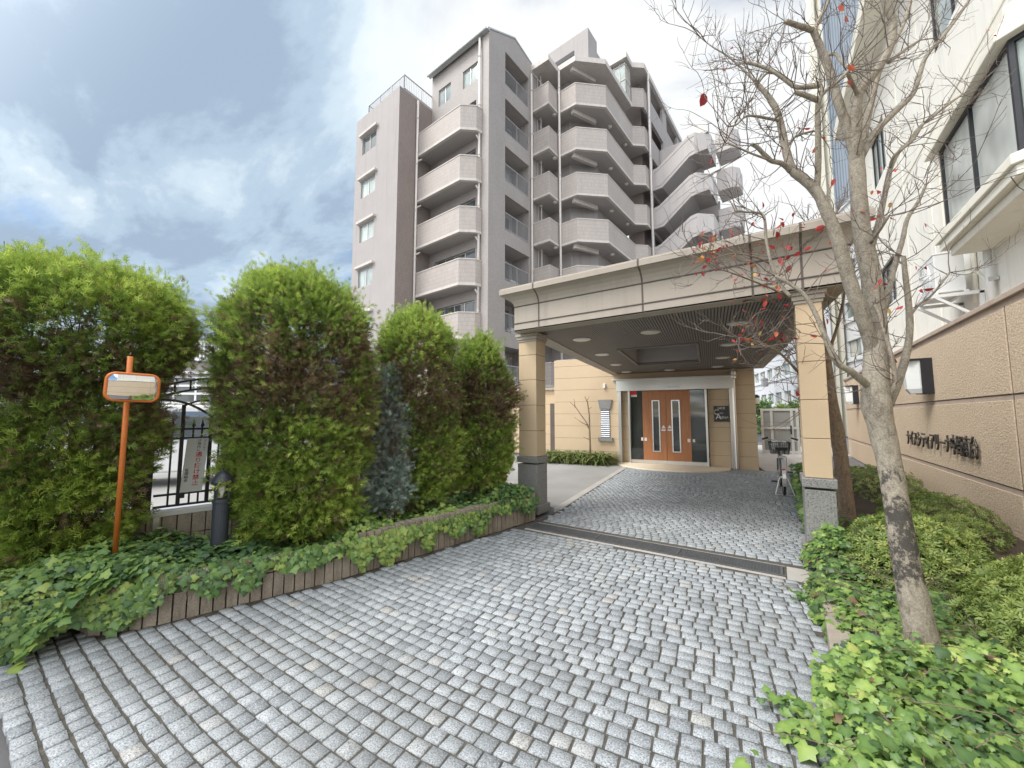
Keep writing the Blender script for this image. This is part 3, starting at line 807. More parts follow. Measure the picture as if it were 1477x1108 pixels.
for k in range(6):
    zb = 17.88 - 3.035 * k
    b = MB(); band(b, BP, 0, .14, zb, zb + 1.42)
    ba = b.build('balcony', m_tile_par, apt)
    b = MB(); band(b, BP, -.025, .165, zb + 1.42, zb + 1.475); band(b, BP, -.025, .16, zb - .06, zb + .09); b.build('coping', m_trim, ba)
    b = MB(); sl = [bxy(*p) for p in offs(BP, .10)] + [bxy(-14.6, VF), bxy(-19.2, VF)]
    b.prism(sl, zb - .02, zb + .16); b.build('slab', m_soff, ba)
# left wing, a flat painted tower that stands forward
LV, LU0, LU1, LT = 13.2, -24.1, -19.2, 21.72
wz = [(20.12 - FH * k, 18.95 - FH * k) for k in range(6)]
b = MB(); b.holed(bw(LU0, LV), BU, -BV, (0, LU1 - LU0), (-.2, LT), [(.82, 2.48, z0, z1) for z1, z0 in wz], .12); b.build('wall', m_paint, apt)
b = MB(); b.holed(bw(LU1, LV), BV, BU, (0, 3.2), (-.2, LT), [], .1); b.build('wall', m_tile_dark, apt)
b = MB(); b.holed(bw(LU0, 19.5), -BV, -BU, (0, 19.5 - LV), (-.2, LT), [], .1)
b.add([bw(LU0, LV, LT), bw(LU1, LV, LT), bw(LU1, 19.5, LT), bw(LU0, 19.5, LT)], [(0, 1, 2, 3)])
b.add([bw(LU0, 19.5, 0), bw(LU1, 19.5, 0), bw(LU1, 19.5, LT), bw(LU0, 19.5, LT)], [(3, 2, 1, 0)]); b.build('wall', m_paint, apt)
b = MB()
for z in (-.05, 1.0): pass
for a, c in (((LU0 + .9, LV + .35), (LU1 - .05, LV + .35)), ((LU1 - .05, LV + .35), (LU1 - .05, LV + 2.9)), ((LU0 + .9, LV + .35), (LU0 + .9, LV + 2.5))):
    A, C = np.array(bw(*a)), np.array(bw(*c)); L = np.linalg.norm(C - A)
    for z in (.12, 1.0): b.span(A + _z * (LT + z), C + _z * (LT + z), .05, .05)
    n = int(L / .13)
    for i in range(n + 1):
        p = A + (C - A) * i / n; w = .05 if i % 10 == 0 else .02
        b.box(p + _z * (LT + .5), (w, w, 1.0), BX)
b.build('roof_railing', m_rail, apt)
for z1, z0 in wz:
    window(apt, bw(LU0 + .82, LV), BU, -BV, 1.66, z0, z1, 2, random.choice([m_glass_lt, m_glass, m_curtain]))
    b = MB(); b.box(bw(LU0 + 1.65, LV - .09, z1 + .17), (2.05, .20, .17), BX); b.build('window_hood', m_trim, apt, bev=.02)
for k in range(6):
    b = MB(); b.box(bw(LU0 - .13, LV + 1.9, 18.4 - FH * k), (.28, 3.4, 1.5), BX); b.build('side_balcony', m_paint, apt, bev=.02)
# open corridors stepping back along the right-hand side
CP = [(U0, VE), (-12.69, VE), (-12.69, 21.03), (-11.36, 21.03), (-9.92, 22.47), (-9.90, 27.05), (-9.22, 27.70), (-9.22, 28.5)]
for k in range(8):
    zb = 21.62 - FH * k
    if zb < 0: break
    b = MB(); band(b, CP, 0, .15, zb, zb + 1.43); cp = b.build('corridor_parapet', m_tile_par, apt)
    b = MB(); band(b, CP, -.022, .172, zb + 1.43, zb + 1.485); band(b, CP, -.022, .165, zb - .05, zb + .09); b.build('coping', m_trim, cp)
    b = MB(); sl = [bxy(*p) for p in offs(CP, .1)] + [bxy(-11.3, 28.5), bxy(-11.3, 23.5), bxy(-12.6, 22.4), bxy(U0, 22.4)]
    b.prism(sl, zb - .03, zb + .15); b.build('slab', m_soff, cp)
    b = MB(); b.span(bw(-11.75, 21.25, zb - .17), bw(-11.0, 23.1, zb - .17), .22, .28); b.build('beam', m_trim, cp)
    for u, v in ((-12.9, 20.9), (-10.45, 24.2), (-10.3, 26.6)):
        MB().lathe(bw(u, v, zb - .03), [(.15, 0), (.15, -.05), (.11, -.10), (.02, -.12)][::-1], 14).build('ceiling_lamp', m_lamp, cp, smooth=True)
    b = MB()
    b.box(bw(-13.70, 20.5, zb + 1.6), (.05, .05, 2.7), BX); b.box(bw(-13.98, 20.5, zb + 1.6), (.05, .05, 2.7), BX)
    for z in (.2, 1.45, 2.9): b.box(bw(-13.84, 20.5, zb + z), (.23, .05, .05), BX)
    f = b.build('screen', m_trim, cp)
    b = MB(); b.box(bw(-13.84, 20.5, zb + .85), (.22, .02, 1.2), BX); b.build('pane', m_glass_lt, f)
b = MB(); IW = [(U0 - .02, VE + .02), (U0 - .02, 22.1), (-12.45, 22.1), (-11.15, 23.4), (-11.15, 28.5)]
band(b, IW, 0, .2, -.2, 24.6); b.build('inner_wall', m_paint, apt)
for k in range(7):
    zb = 21.75 - FH * k
    for v in (24.6, 26.8):
        b = MB(); b.box(bw(-11.13, v, zb + 1.05), (.06, .9, 2.1), BX); b.build('flat_door', m_tile_dark, apt)
# corridor roof and the taller parts behind
b = MB(); RP = CP[:6]
sl = [bxy(*p) for p in offs(RP, -.03)] + [bxy(-11.4, 27.05), bxy(-11.4, 23.6), bxy(-12.6, 22.5), bxy(U0, 22.5)]
b.prism(sl, 24.6, 24.95); cr_ = b.build('corridor_roof', m_trim, apt)
b = MB(); b.span(bw(-11.75, 21.25, 24.45), bw(-11.0, 23.1, 24.45), .22, .28); b.build('beam', m_trim, cr_)
b = MB(); b.box(bw(-15.38, 22.4, 26.0), (9.24, 1.3, 2.4), BX); b.build('penthouse', m_paint, apt)
b = MB(); b.box(bw(-12.58, 21.745, 26.02), (1.53, .05, .32), BX); b.build('vent_slot', m_dark, apt)
b = MB(); b.box(bw(-12.4, 23.85, 25.85), (2.9, 1.6, 2.0), BX); b.build('penthouse', m_paint, apt)
# far wing, one storey taller, with the glazed end
b = MB(); RP2 = [(-11.4, 26.0), (-9.9, 26.0), (-9.9, 27.05), (-9.20, 27.70), (-9.20, 38.0)]
sl = [bxy(*p) for p in offs(RP2, -.12)] + [bxy(-14, 38), bxy(-14, 26)]
b.prism(sl, 27.75, 28.15); b.build('roof', m_trim, apt)
b = MB(); band(b, CP[5:], 0, .15, 24.68, 26.12); cp = b.build('corridor_parapet', m_tile_par, apt)
b = MB(); band(b, CP[5:], -.022, .17, 26.12, 26.17); b.build('coping', m_trim, cp)
b = MB()
for u0, v0, u1, v1 in ((-11.3, 26.15, -9.98, 26.15), (-9.98, 26.15, -9.98, 27.0)):
    A, C = bw(u0, v0), bw(u1, v1)
    for z in (24.98, 26.3, 27.5): b.span(A + _z * z, C + _z * z, .06, .06)
    for i in range(4): b.box(A + (C - A) * i / 3 + _z * 26.3, (.05, .05, 2.8), BX)
f = b.build('glazed_screen', m_trim, apt)
b = MB(); b.span(bw(-11.3, 26.17, 26.3), bw(-9.98, 26.17, 26.3), .02, 2.7); b.span(bw(-10.0, 26.15, 26.3), bw(-10.0, 27.0, 26.3), .02, 2.7); b.build('pane', m_glass_lt, f)
fr = [(29.3 - 28.5, 32.3 - 28.5, 26.2 - FH * k, 27.6 - FH * k) for k in range(8)] + [(33.4 - 28.5, 36.6 - 28.5, 26.2 - FH * k, 27.6 - FH * k) for k in range(8)]
b = MB(); b.holed(bw(-9.2, 28.5), BV, BU, (0, 9.5), (-.2, 27.75), fr, .2)
b.build('wall', m_paint, apt)
b = MB(); b.box(bw(-10.4, 33.2, 14), (1.2, 9.0, 27), BX); b.build('recess_wall', m_tile_dark, apt)
b = MB(); b.box(bw(-11.3, 26.6, 26.3), (.1, 1, 2.8), BX); b.build('recess_wall', m_soff, apt)
# downpipes
def dpipe(u, v, z1, z0=0, r=.075):
    b = MB(); b.tube([bw(u, v, z0), bw(u, v, z1)], r, 10); o = b.build('downpipe', m_pipe, apt, smooth=True)
    b = MB(); z = z1 - 1.2
    while z > z0: b.lathe(bw(u, v, z), [(r + .02, 0), (r + .02, .06)], 10); z -= FH
    b.build('pipe_clip', m_trim, o)
dpipe(-19.08, 14.50, 21.5); dpipe(-14.66, 15.5, 23.8); dpipe(U0 + .1, VE - .14, 24.2); dpipe(-12.55, 20.95, 24.5); dpipe(-9.06, 28.38, 28.4)
for k in range(6):
    b = MB(); z = 17.75 - 3.035 * k
    b.tube([bw(-14.66, 15.5, z - .35), bw(-14.72, 15.3, z - .1)], .05, 8); b.tube([bw(-19.08, 14.5, z - .3), bw(-18.9, 14.75, z - .1)], .05, 8)
    b.build('drain_elbow', m_pipe, apt)
# escape stair at the far end
def stair(j):
    dz = FH * j
    top = [(-9.2, 17.28), (-8.72, 17.38), (-6.55, 18.88), (-6.1, 18.95)]
    bot = [(-6.1, 17.33), (-6.5, 17.25), (-8.46, 15.66), (-9.2, 15.64)]
    b = MB(); b.extr([bw(u, 29.03, z + dz) for u, z in (top + bot)][::-1], BV * .14)
    for (u0, v0, u1, v1) in ((-6.1, 29.03, -5.2, 29.93), (-5.2, 29.93, -5.2, 31.6)):
        q = [bxy(u0, v0), bxy(u1, v1), bxy(u1 - .1, v1 + .1), bxy(u0 - .02, v0 + .14)]
        b.prism(q, 17.33 + dz, 18.95 + dz)
    s = b.build('stair_parapet', m_stair, apt, bev=.03)
    b = MB()
    ln = [(-9.0, 17.02), (-8.8, 17.08), (-6.5, 18.62), (-6.12, 18.68)]; lb = [(-6.12, 17.58), (-6.45, 17.52), (-8.55, 15.88), (-9.0, 15.86)]
    for L in (ln, lb):
        for p, q in zip(L[:-1], L[1:]): b.span(bw(p[0], 29.02, p[1] + dz), bw(q[0], 29.02, q[1] + dz), .02, .035)
    b.build('groove', m_paint, s)
    b = MB(); b.extr([bw(-9.2, 29.1, 15.7 + dz), bw(-8.46, 29.1, 15.72 + dz), bw(-6.4, 29.1, 17.38 + dz), bw(-5.3, 29.1, 17.40 + dz), bw(-5.3, 29.1, 17.6 + dz), bw(-6.4, 29.1, 17.6 + dz), bw(-8.46, 29.1, 15.95 + dz), bw(-9.2, 29.1, 15.95 + dz)][::-1], BV * 2.6)
    b.build('stair_flight', m_soff, s)
    b = MB()
    q = [bxy(-5.2, 31.6), bxy(-4.2, 31.6), bxy(-3.75, 32.2), bxy(-3.75, 33.6), bxy(-5.2, 33.6)]
    b.prism(q, [18.35 + dz] * 2 + [18.5 + dz] * 2 + [18.35 + dz], 20.0 + dz); b.build('stair_landing', m_stair, apt, bev=.03)
for j in (1, 0, -1, -2, -3, -4): stair(j)
b = MB(); b.box(bw(-7.6, 31.3, 21.5), (3.2, .2, 3.4), BX); b.build('stair_wall', m_stair, apt, bev=.05)
b = MB(); b.box(bw(-7.0, 32.5, 9), (3.6, .2, 18), BX); b.build('stair_wall', m_paint, apt)
b = MB(); b.box(bw(-5.75, 29.85, 22.45), (.9, .5, .85), BX); tp = b.build('stair_top_box', m_rail, apt)
b = MB(); b.box(bw(-5.75, 29.59, 22.45), (.74, .02, .62), BX); b.build('panel', m_yellow_side, tp)

# ================================================================== ENTRANCE HALL
def tf(px, py=620): return float((onpl(px, py, FL, CA) - FL) @ CB)
def zf(px, py, d=0): return float(onpl(px, py, FL - CA * d, CA)[2])
hall = thing('entrance_hall', 'single storey tan stone entrance hall with orange doors under the canopy', 'building', fac(0))
T0, T1 = tf(800), tf(1092); HT = 3.42
TA, TB = tf(892.5), tf(1059)       # outer posts of the door front
TC, TD = tf(907.5), tf(1021)       # glazed part
ZH0, ZH1 = zf(960, 563), zf(960, 547)
def course_wall(name, o, du, n, L, z0, z1, parent, mat, course=.405, th=.10, skip=None, vj=()):
    b = MB(); z = z0; du, n = np.array(du), np.array(n); o = np.array(o)
    ax = (du, -n, _z) if np.dot(np.cross(du, -n), _z) > 0 else (du, n, _z)
    cuts = [0, *vj, L]
    while z < z1 - .02:
        h = min(course, z1 - z)
        for a, c in zip(cuts[:-1], cuts[1:]):
            b.box(o + du * (a + c) / 2 + _z * (z + h / 2) - n * (th / 2), (c - a - .006, th, h - .008), ax)
        z += course
    w = b.build(name, mat, parent)
    b = MB(); b.box(o + du * L / 2 + _z * (z0 + z1) / 2 - n * (th / 2 + .012), (L - .02, th, z1 - z0 - .01), ax); b.build('joint', m_seam, w)
    return w
Z0W = -.05
course_wall('wall', fac(T0, 0), CB, -CA, TA - T0, Z0W, HT, hall, m_stone_tan)
course_wall('wall', fac(TB, 0), CB, -CA, T1 - TB, Z0W, HT, hall, m_stone_tan)
course_wall('wall', fac(TA, 0), CB, -CA, TB - TA, ZH1 + .02, HT, hall, m_stone_tan)
course_wall('wall', fac(TA + .02, 0, -.10), CB, -CA, TC - TA - .02, Z0W, ZH0, hall, m_stone_tan)
course_wall('wall', fac(TD + .03, 0, -.10), CB, -CA, TB - TD - .06, Z0W, ZH0, hall, m_stone_tan)
course_wall('wall', fac(T1, 0), CA, CB, 6.5, Z0W, HT, hall, m_stone_tan, vj=(2.2, 4.4))
course_wall('wall', fac(T0, 0, -6), -CA, -CB, 6.0, Z0W, HT, hall, m_stone_tan, vj=(2, 4))
b = MB(); b.prism([tuple(p[:2]) for p in (fac(T0 + .05, 0, -.05), fac(T1 - .05, 0, -.05), fac(T1 - .05, 0, -6.4), fac(T0 + .05, 0, -6.4))], HT - .12, HT + .02); b.build('roof', m_concrete, hall)
b = MB()
AXF = (CB, CA, _z)
b.box(fac((TA + TB) / 2, (ZH0 + ZH1) / 2, .05), (TB - TA + .05, .22, ZH1 - ZH0), AXF)
b.box(fac((TA + TB) / 2 - .02, ZH1 + .015, .10), (TB - TA + .25, .34, .035), AXF)
for a in (TA + .06, TB - .04): b.box(fac(a, ZH0 / 2, .03), (.10, .18, ZH0), AXF)
for a in (TC + .02, TD - .02): b.box(fac(a, ZH0 / 2, -.02), (.055, .14, ZH0), AXF)
hd = b.build('door_frame', m_steel, hall, bev=.004)
b = MB(); b.box(fac((TA + TB) / 2 + .05, ZH0 + .09, .175), (.34, .04, .055), AXF); b.build('door_sensor', m_white, hd, bev=.006)
D0, DM, D1 = tf(927.2), tf(961.5), tf(997)
def leaf(a, c, pxa, pxc, nm):
    b = MB(); w = c - a; k = .10
    b.holed(fac(a + .004, 0, -.03), CB, -CA, (0, w - .008), (.14, ZH0 - .005), [((pxa - a), (pxc - a), .40, ZH0 - .30)], .04)
    d = b.build('door_leaf', m_wood, hall)
    b = MB(); b.box(fac((a + c) / 2, .075, -.05), (w - .008, .05, .13), AXF); b.build('kick_plate', m_steel, d)
    b = MB()
    for x in (pxa + .014, pxc - .014): b.box(fac(x, (.40 + ZH0 - .30) / 2, -.03), (.032, .03, ZH0 - .70), AXF)
    for z in (.414, ZH0 - .314): b.box(fac((pxa + pxc) / 2, z, -.03), (pxc - pxa - .064, .03, .03), AXF)
    b.build('glass_frame', m_steel, d)
    b = MB(); b.box(fac((pxa + pxc) / 2, (.40 + ZH0 - .30) / 2, -.06), (pxc - pxa, .012, ZH0 - .70), AXF); b.build('pane', m_glass_dk, d)
    return d
dl = leaf(D0, DM, tf(941.0), tf(952.2), 'l'); dr = leaf(DM, D1, tf(969.2), tf(981.5), 'r')
m_stick = simple('white_sticker', (.78, .74, .70), .5, .03)
m_stickred = simple('red_sticker', (.75, .02, .03), .5, .03)
def sticker(parent, px, py, w, h, shape='rect', mat=m_stick, d=-.027):
    a, z = tf(px, py), zf(px, py); b = MB()
    if shape == 'tri': b.extr([fac(a - w / 2, z - h / 2, d), fac(a + w / 2, z - h / 2, d), fac(a, z + h / 2, d)], -CA * .003)
    else: b.box(fac(a, z, d), (w, .004, h), AXF)
    b.build('sticker', mat, parent)
for px, par in ((957, dl), (965.8, dr)):
    sticker(par, px, 615.5, .12, .10, 'tri'); sticker(par, px, 620.6, .12, .045)
sticker(dl, 931.3, 633.8, .075, .10); sticker(dr, 993.7, 635.6, .075, .10)
b = MB(); b.box(fac((TC + D0) / 2 + .02, (ZH0 + .14) / 2, -.07), (D0 - TC, .012, ZH0 - .14), AXF); g1 = b.build('side_glass', m_glass_dk, hall)
b = MB(); b.box(fac((TD + D1) / 2 - .02, (ZH0 + .14) / 2, -.07), (TD - D1, .012, ZH0 - .14), AXF); g2 = b.build('side_glass', m_glass_dk, hall)
sticker(g1, 912.7, 567, .19, .13, mat=m_stickred, d=-.058); sticker(g1, 914, 571, .18, .07, d=-.058); sticker(g1, 926, 633.5, .06, .10, d=-.058); sticker(g2, 1001, 636, .065, .09, d=-.058)
b = MB(); b.box(fac((TC + TD) / 2, .07, -.06), (TD - TC - .05, .05, .135), AXF); b.build('door_sill', m_steel, hall)
b = MB(); b.box(fac((TC + TD) / 2, 1.4, -2.6), (TD - TC + 1, .1, 3.0), AXF); b.box(fac((TC + TD) / 2, .0, -1.4), (TD - TC + 1, 2.4, .04), AXF); b.build('lobby', m_soff, hall)
# stepped threshold, a flat half ellipse
TM = (tf(890) + tf(1052)) / 2; TW = (tf(1052) - tf(890)) / 2
b = MB(); el = [fac(TM + TW * math.cos(a), 0, 1.35 * math.sin(a)) for a in np.linspace(math.pi, 0, 40)]
b.prism([tuple(p[:2]) for p in el], -.02, .035); b.build('threshold', m_concrete_lt if False else simple('threshold_stone', (.74, .64, .49), .6, .06, 2), hall, bev=.006)
# louvred vent with granite lintel and sill
va, vb_ = tf(866), tf(881); z0, z1 = zf(873, 631), zf(873, 590)
vt = MB().box(fac((va + vb_) / 2, (z0 + z1) / 2, -.02), (vb_ - va - .04, .05, z1 - z0), AXF).build('louvre_vent', m_dark, hall)
b = MB(); n = 15
for i in range(n): b.box(fac((va + vb_) / 2, z0 + (i + .5) * (z1 - z0) / n, .02), (vb_ - va - .06, .035, .032), (CB, CA * .85 - _z * .5, _z * .85 + CA * .5))
b.build('louvres', simple('louvre_metal', (.55, .58, .64), .4, .05, 3, metal=.2), vt)
b = MB()
b.extr([fac(va - .06, z1 + .30, .06), fac(vb_ + .06, z1 + .30, .06), fac(vb_ + .0, z1, .06), fac(va - .0, z1, .06)], CA * .08)
b.build('lintel', m_granite, vt)
b = MB(); b.box(fac((va + vb_) / 2, z0 - .06, .02), (vb_ - va + .12, .14, .12), AXF); b.build('sill', m_granite, vt)
b = MB(); b.box(fac(tf(872, 557), zf(872, 557), .03), (.07, .08, .15), AXF); b.build('door_bell', m_white, hall, bev=.01)
b = MB(); b.tube([fac(tf(1060.5), 0, .10), fac(tf(1060.5), 2.84, .10)], .05, 12); b.lathe(fac(tf(1060.5), 2.55, .10), [(.05, 0), (.08, .02), (.08, .22), (.05, .24)], 12)
b.build('downpipe', m_steel, hall, smooth=False)
sd_ = fac(T1, zf(1098, 577), 0) + CA * .55 + CB * .09
wl_ = thing('wall_lantern', 'small black wall lantern on the side of the entrance hall', 'lamp', sd_)
MB().box(sd_ - CB * .06, (.05, .10, .26), (CB, CA, _z)).build('bracket', m_black, wl_)
MB().lathe(sd_ - _z * .13, [(.05, 0), (.075, .02), (.075, .24), (.09, .25), (.03, .31)], 10).build('housing', m_black, wl_)
MB().lathe(sd_ - _z * .10 - CA * .02, [(.066, 0), (.070, .02), (.070, .16), (.066, .18)], 10).build('glass', m_sconce, wl_)
b = MB(); b.box(fac(T1, 1.05, -1.2) + CB * .015, (.02, .5, 1.9), (CB, CA, _z)); b.build('service_door', m_groove, hall)
# plaque
pa, pz = (tf(1030, 594) + tf(1051, 594)) / 2, zf(1040, 597)
pq = thing('name_plaque', 'square dark name plaque with silver lettering right of the orange doors', 'sign', fac(pa, pz, -.08))
PW = tf(1051) - tf(1030); PH = zf(1040, 586.5) - zf(1040, 608.5)
b = MB(); b.box(fac(pa, pz, -.085), (PW, .03, PH), AXF); b.build('plate', simple('plaque_bronze', (.035, .038, .045), .35, .1), pq, bev=.004)
b = MB()
for x in (-PW / 2, PW / 2): b.box(fac(pa + x, pz, -.08), (.018, .04, PH + .03), AXF)
for z in (-PH / 2, PH / 2): b.box(fac(pa, pz + z, -.08), (PW - .018, .04, .018), AXF)
b.build('rim', simple('plaque_rim', (.10, .095, .085), .4, .1, metal=.5), pq)
m_gold = simple('plaque_lettering', (.70, .67, .60), .4, .05)
def ptext(s, x, y, size, **k): text(s, size, pq, fac(pa + x * PW, pz + y * PH, -.069), CB, _z, m_gold, .003, 'lettering', **k)
ptext('NICE', .02, .37, .085, bold=.03); ptext('C', -.34, .10, .21); ptext('ITY', .02, .02, .07); ptext('A', -.20, -.20, .23); ptext('RENA', .18, -.25, .095)

# ================================================================== ENTRANCE CANOPY
cn = thing('entrance_canopy', 'beige flared porte-cochere canopy over the drive on two granite-footed pillars', 'canopy', (-1.3, 7, 0))
YF = 5.05; SZ = 2.85
cFL, cFR = np.array([float(onY(742, 475, YF)[0]), YF, 0]), np.array([.70, YF, 0])
tl_, tr_ = tf(893, 543), tf(1086, 531)
cBL, cBR = fac(tl_ - .22), fac(tr_ + .25)
def ring_(o, z): # outline pushed out by o (front and sides)
    return [np.array([cFL[0] - o, YF - o, z]), np.array([cFR[0] + o, YF - o, z]), np.array([cBR[0] + o, cBR[1], z]), np.array([cBL[0] - o, cBL[1], z])]
prof = [(0.0, 2.83), (0.0, 2.945), (-.012, 2.947), (-.012, 2.962), (0, 2.964), (0, 3.215), (-.012, 3.217), (-.012, 3.232), (0, 3.234), (.012, 3.27), (.04, 3.32), (.085, 3.365), (.145, 3.395), (.145, 3.40), (.175, 3.402), (.18, 3.475), (.165, 3.485), (.165, 3.50)]
b = MB(); rings = [ring_(o, z) for o, z in prof]
vs = [p for r in rings for p in r]; fs = []
for i in range(len(rings) - 1):
    for j in range(4):
        if j == 2: continue
        fs.append((i * 4 + j, i * 4 + (j + 1) % 4, i * 4 + 4 + (j + 1) % 4, i * 4 + 4 + j))
b.add(vs, fs); k = len(rings) - 1; b.add(rings[k], [(0, 1, 2, 3)])
fa = b.build('fascia', m_fascia, cn)
b = MB()                                          # joints: horizontal shadow gaps and the vertical ones
for z in (2.9545, 3.2245):
    for j in (0, 1, 3):
        A, C = ring_(0, z)[j], ring_(0, z)[(j + 1) % 4]; b.span(A, C, .020, .012)
def vjoint(x):
    f = (x - cFL[0]) / (cFR[0] - cFL[0])
    for (o0, z0), (o1, z1) in zip(prof[:-1], prof[1:]):
        if z1 <= z0: continue
        b.span((x, YF - o0 - .0015, z0), (x, YF - o1 - .0015, z1), .022, .004, (0, -1, .02)) if abs(z1 - z0) > .003 else None
for px in (777, 927): vjoint(float(onY(px, 440, YF)[0]))
vjoint(-.15); vjoint(-1.95 if False else .3)
b.build('joint', m_groove, fa)
def bil(s, t, z=SZ):                                # s across 0..1, t front to back 0..1, inside the fascia
    A = cFL + np.array([.26, .24, 0]) ; B = cFR + np.array([-.26, .24, 0]); Cc = cBR + np.array([-.22, 0, 0]); D = cBL + np.array([.22, 0, 0])
    p = (A * (1 - s) + B * s) * (1 - t) + (D * (1 - s) + Cc * s) * t; return np.array([p[0], p[1], z])
def ibil(P):
    s, t = .5, .5
    for _ in range(30):
        p = bil(s, t); e = np.array(P[:2]) - p[:2]
        ds, dt = (bil(s + 1e-4, t) - p)[:2] / 1e-4, (bil(s, t + 1e-4) - p)[:2] / 1e-4
        q = np.linalg.solve(np.array([ds, dt]).T, e); s, t = s + q[0], t + q[1]
    return s, t
sk = [ibil(onz(px, py, SZ)) for px, py in ((894, 503), (1007.6, 494), (1007.6, 522), (917, 526))]
s0, s1 = (sk[0][0] + sk[3][0]) / 2, (sk[1][0] + sk[2][0]) / 2; t0, t1 = (sk[0][1] + sk[1][1]) / 2, (sk[2][1] + sk[3][1]) / 2
b = MB(); N = 92
for i in range(N):
    s = (i + .5) / N; hw = .34 / N
    for ta, tb in ([(0, t0 - .004), (t1 + .004, 1)] if s0 - .004 < s < s1 + .004 else [(0, 1)]):
        q = [bil(s - hw, ta), bil(s + hw, ta), bil(s + hw, tb), bil(s - hw, tb)]
        b.hexa([p + _z * -.004 for p in q], [p + _z * .02 for p in q])
so = b.build('soffit_slats', m_slat, cn)
b = MB()
for sa, sb, ta, tb in ((-.002, s0, -.002, 1), (s1, 1.002, -.002, 1), (s0, s1, -.002, t0), (s0, s1, t1, 1)):
    q = [bil(sa, ta, SZ + .025), bil(sb, ta, SZ + .025), bil(sb, tb, SZ + .025), bil(sa, tb, SZ + .025)]
    b.hexa(q, [p + _z * .02 for p in q])
A0 = [cFL, cFR, cBR, cBL]; I0 = [bil(0, 0), bil(1, 0), bil(1, 1), bil(0, 1)]
b.build('soffit_backing', m_groove, cn)
b = MB()
for j in (0, 1, 3):
    k = (j + 1) % 4; q = [A0[j], A0[k], I0[k], I0[j]]
    q = [np.array([p[0], p[1], 2.832]) for p in q]; b.hexa(q, [p + _z * .02 for p in q])
b.build('soffit_border', m_fascia, cn)
b = MB()
for (a, c) in (((s0, t0), (s1, t0)), ((s1, t0), (s1, t1)), ((s1, t1), (s0, t1)), ((s0, t1), (s0, t0))):
    P, Q = bil(*a), bil(*c); b.add([P - _z * .012, Q - _z * .012, Q + _z * .42, P + _z * .42], [(0, 1, 2, 3)])
b.add([bil(s0, t0, SZ + .42), bil(s1, t0, SZ + .42), bil(s1, t1, SZ + .42), bil(s0, t1, SZ + .42)], [(0, 1, 2, 3)])
sky_w = b.build('ceiling_recess', m_soff, cn)
b = MB(); 
for (a, c) in (((s0, t0), (s1, t0)), ((s1, t0), (s1, t1)), ((s1, t1), (s0, t1)), ((s0, t1), (s0, t0))): b.span(bil(*a) - _z * .01, bil(*c) - _z * .01, .05, .03)
b.build('rim', m_slat, sky_w)
for cxp, cyp in ((367, 338), (673, 305), (1063, 265), (458, 404), (1020, 360), (520, 449), (992, 418), (565, 482), (757, 473), (970, 458)):
    P = onz(720 + cxp * .3249, 380 + cyp * .3249, SZ - .01)
    l = MB().lathe(P, [(.135, -.012), (.155, -.006), (.155, .02)], 24).build('downlight', m_slat if False else m_steel, cn)
    MB().lathe(P, [(.118, -.018), (.124, -.010), (.124, .0)], 24).build('diffuser', m_lamp, l)
def pillar(x0, x1, y0, y1, gz, nm):
    b = MB(); b.box(((x0 + x1) / 2, (y0 + y1) / 2, (gz + 2.72) / 2), (x1 - x0 - .016, y1 - y0 - .016, 2.72 - gz)); 
    b.build('pillar_core', m_seam, cn)
    b = MB(); z = gz
    while z < 2.70: h = min(.405, 2.71 - z); b.box(((x0 + x1) / 2, (y0 + y1) / 2, z + h / 2), (x1 - x0, y1 - y0, h - .006)); z += .405
    p = b.build('pillar', m_stone_tan, cn, bev=.004)
    b = MB(); w, d = x1 - x0, y1 - y0; c = ((x0 + x1) / 2, (y0 + y1) / 2)
    for z, h, e in ((2.70, .035, .014), (2.735, .05, .028), (2.785, .045, .045)): b.box((*c, z + h / 2), (w + e * 2, d + e * 2, h - .002))
    b.build('capital', m_fascia, p, bev=.006)
    b = MB(); b.box((*c, gz / 2 - .06), (w + .03, d + .03, gz - .12)); b.box((*c, gz - .05), (w + .06, d + .06, .095)); b.box((*c, .05), (w + .10, d + .10, .13)); 
    b.build('plinth', m_granite, p, bev=.008)
xa, xb = float(onY(749.5, 600, 5.32)[0]), float(onY(774.5, 600, 5.32)[0])
pillar(xa, xb, 5.30, 5.60, .86, 'l')
pillar(float(onY(1156, 600, 5.16)[0]), .455, 5.14, 5.58, .86, 'r')

# low service wing left of the hall
b = MB(); L = 3.0
sw = thing('service_wing', 'low tan wall with a dark door left of the entrance hall', 'wall', fac(T0 - 1.5, 0, -2.2))
course_wall('wall', fac(T0 - L, 0, -2.2), CB, -CA, L - .10, -.05, 2.55, sw, m_stone_tan, vj=(1.4,))
b = MB(); b.box(fac(T0 - .62, 1.0, -2.17), (.62, .03, 2.0), AXF); dd = b.build('door', m_groove, sw)
b = MB(); b.box(fac(T0 - .40, 1.0, -2.13), (.03, .04, .14), AXF); b.build('handle', m_steel, dd)
b = MB(); b.box(fac(T0 - L / 2 - .05, 2.60, -2.25), (L - .1, .3, .10), AXF); b.build('coping', m_fascia, sw)

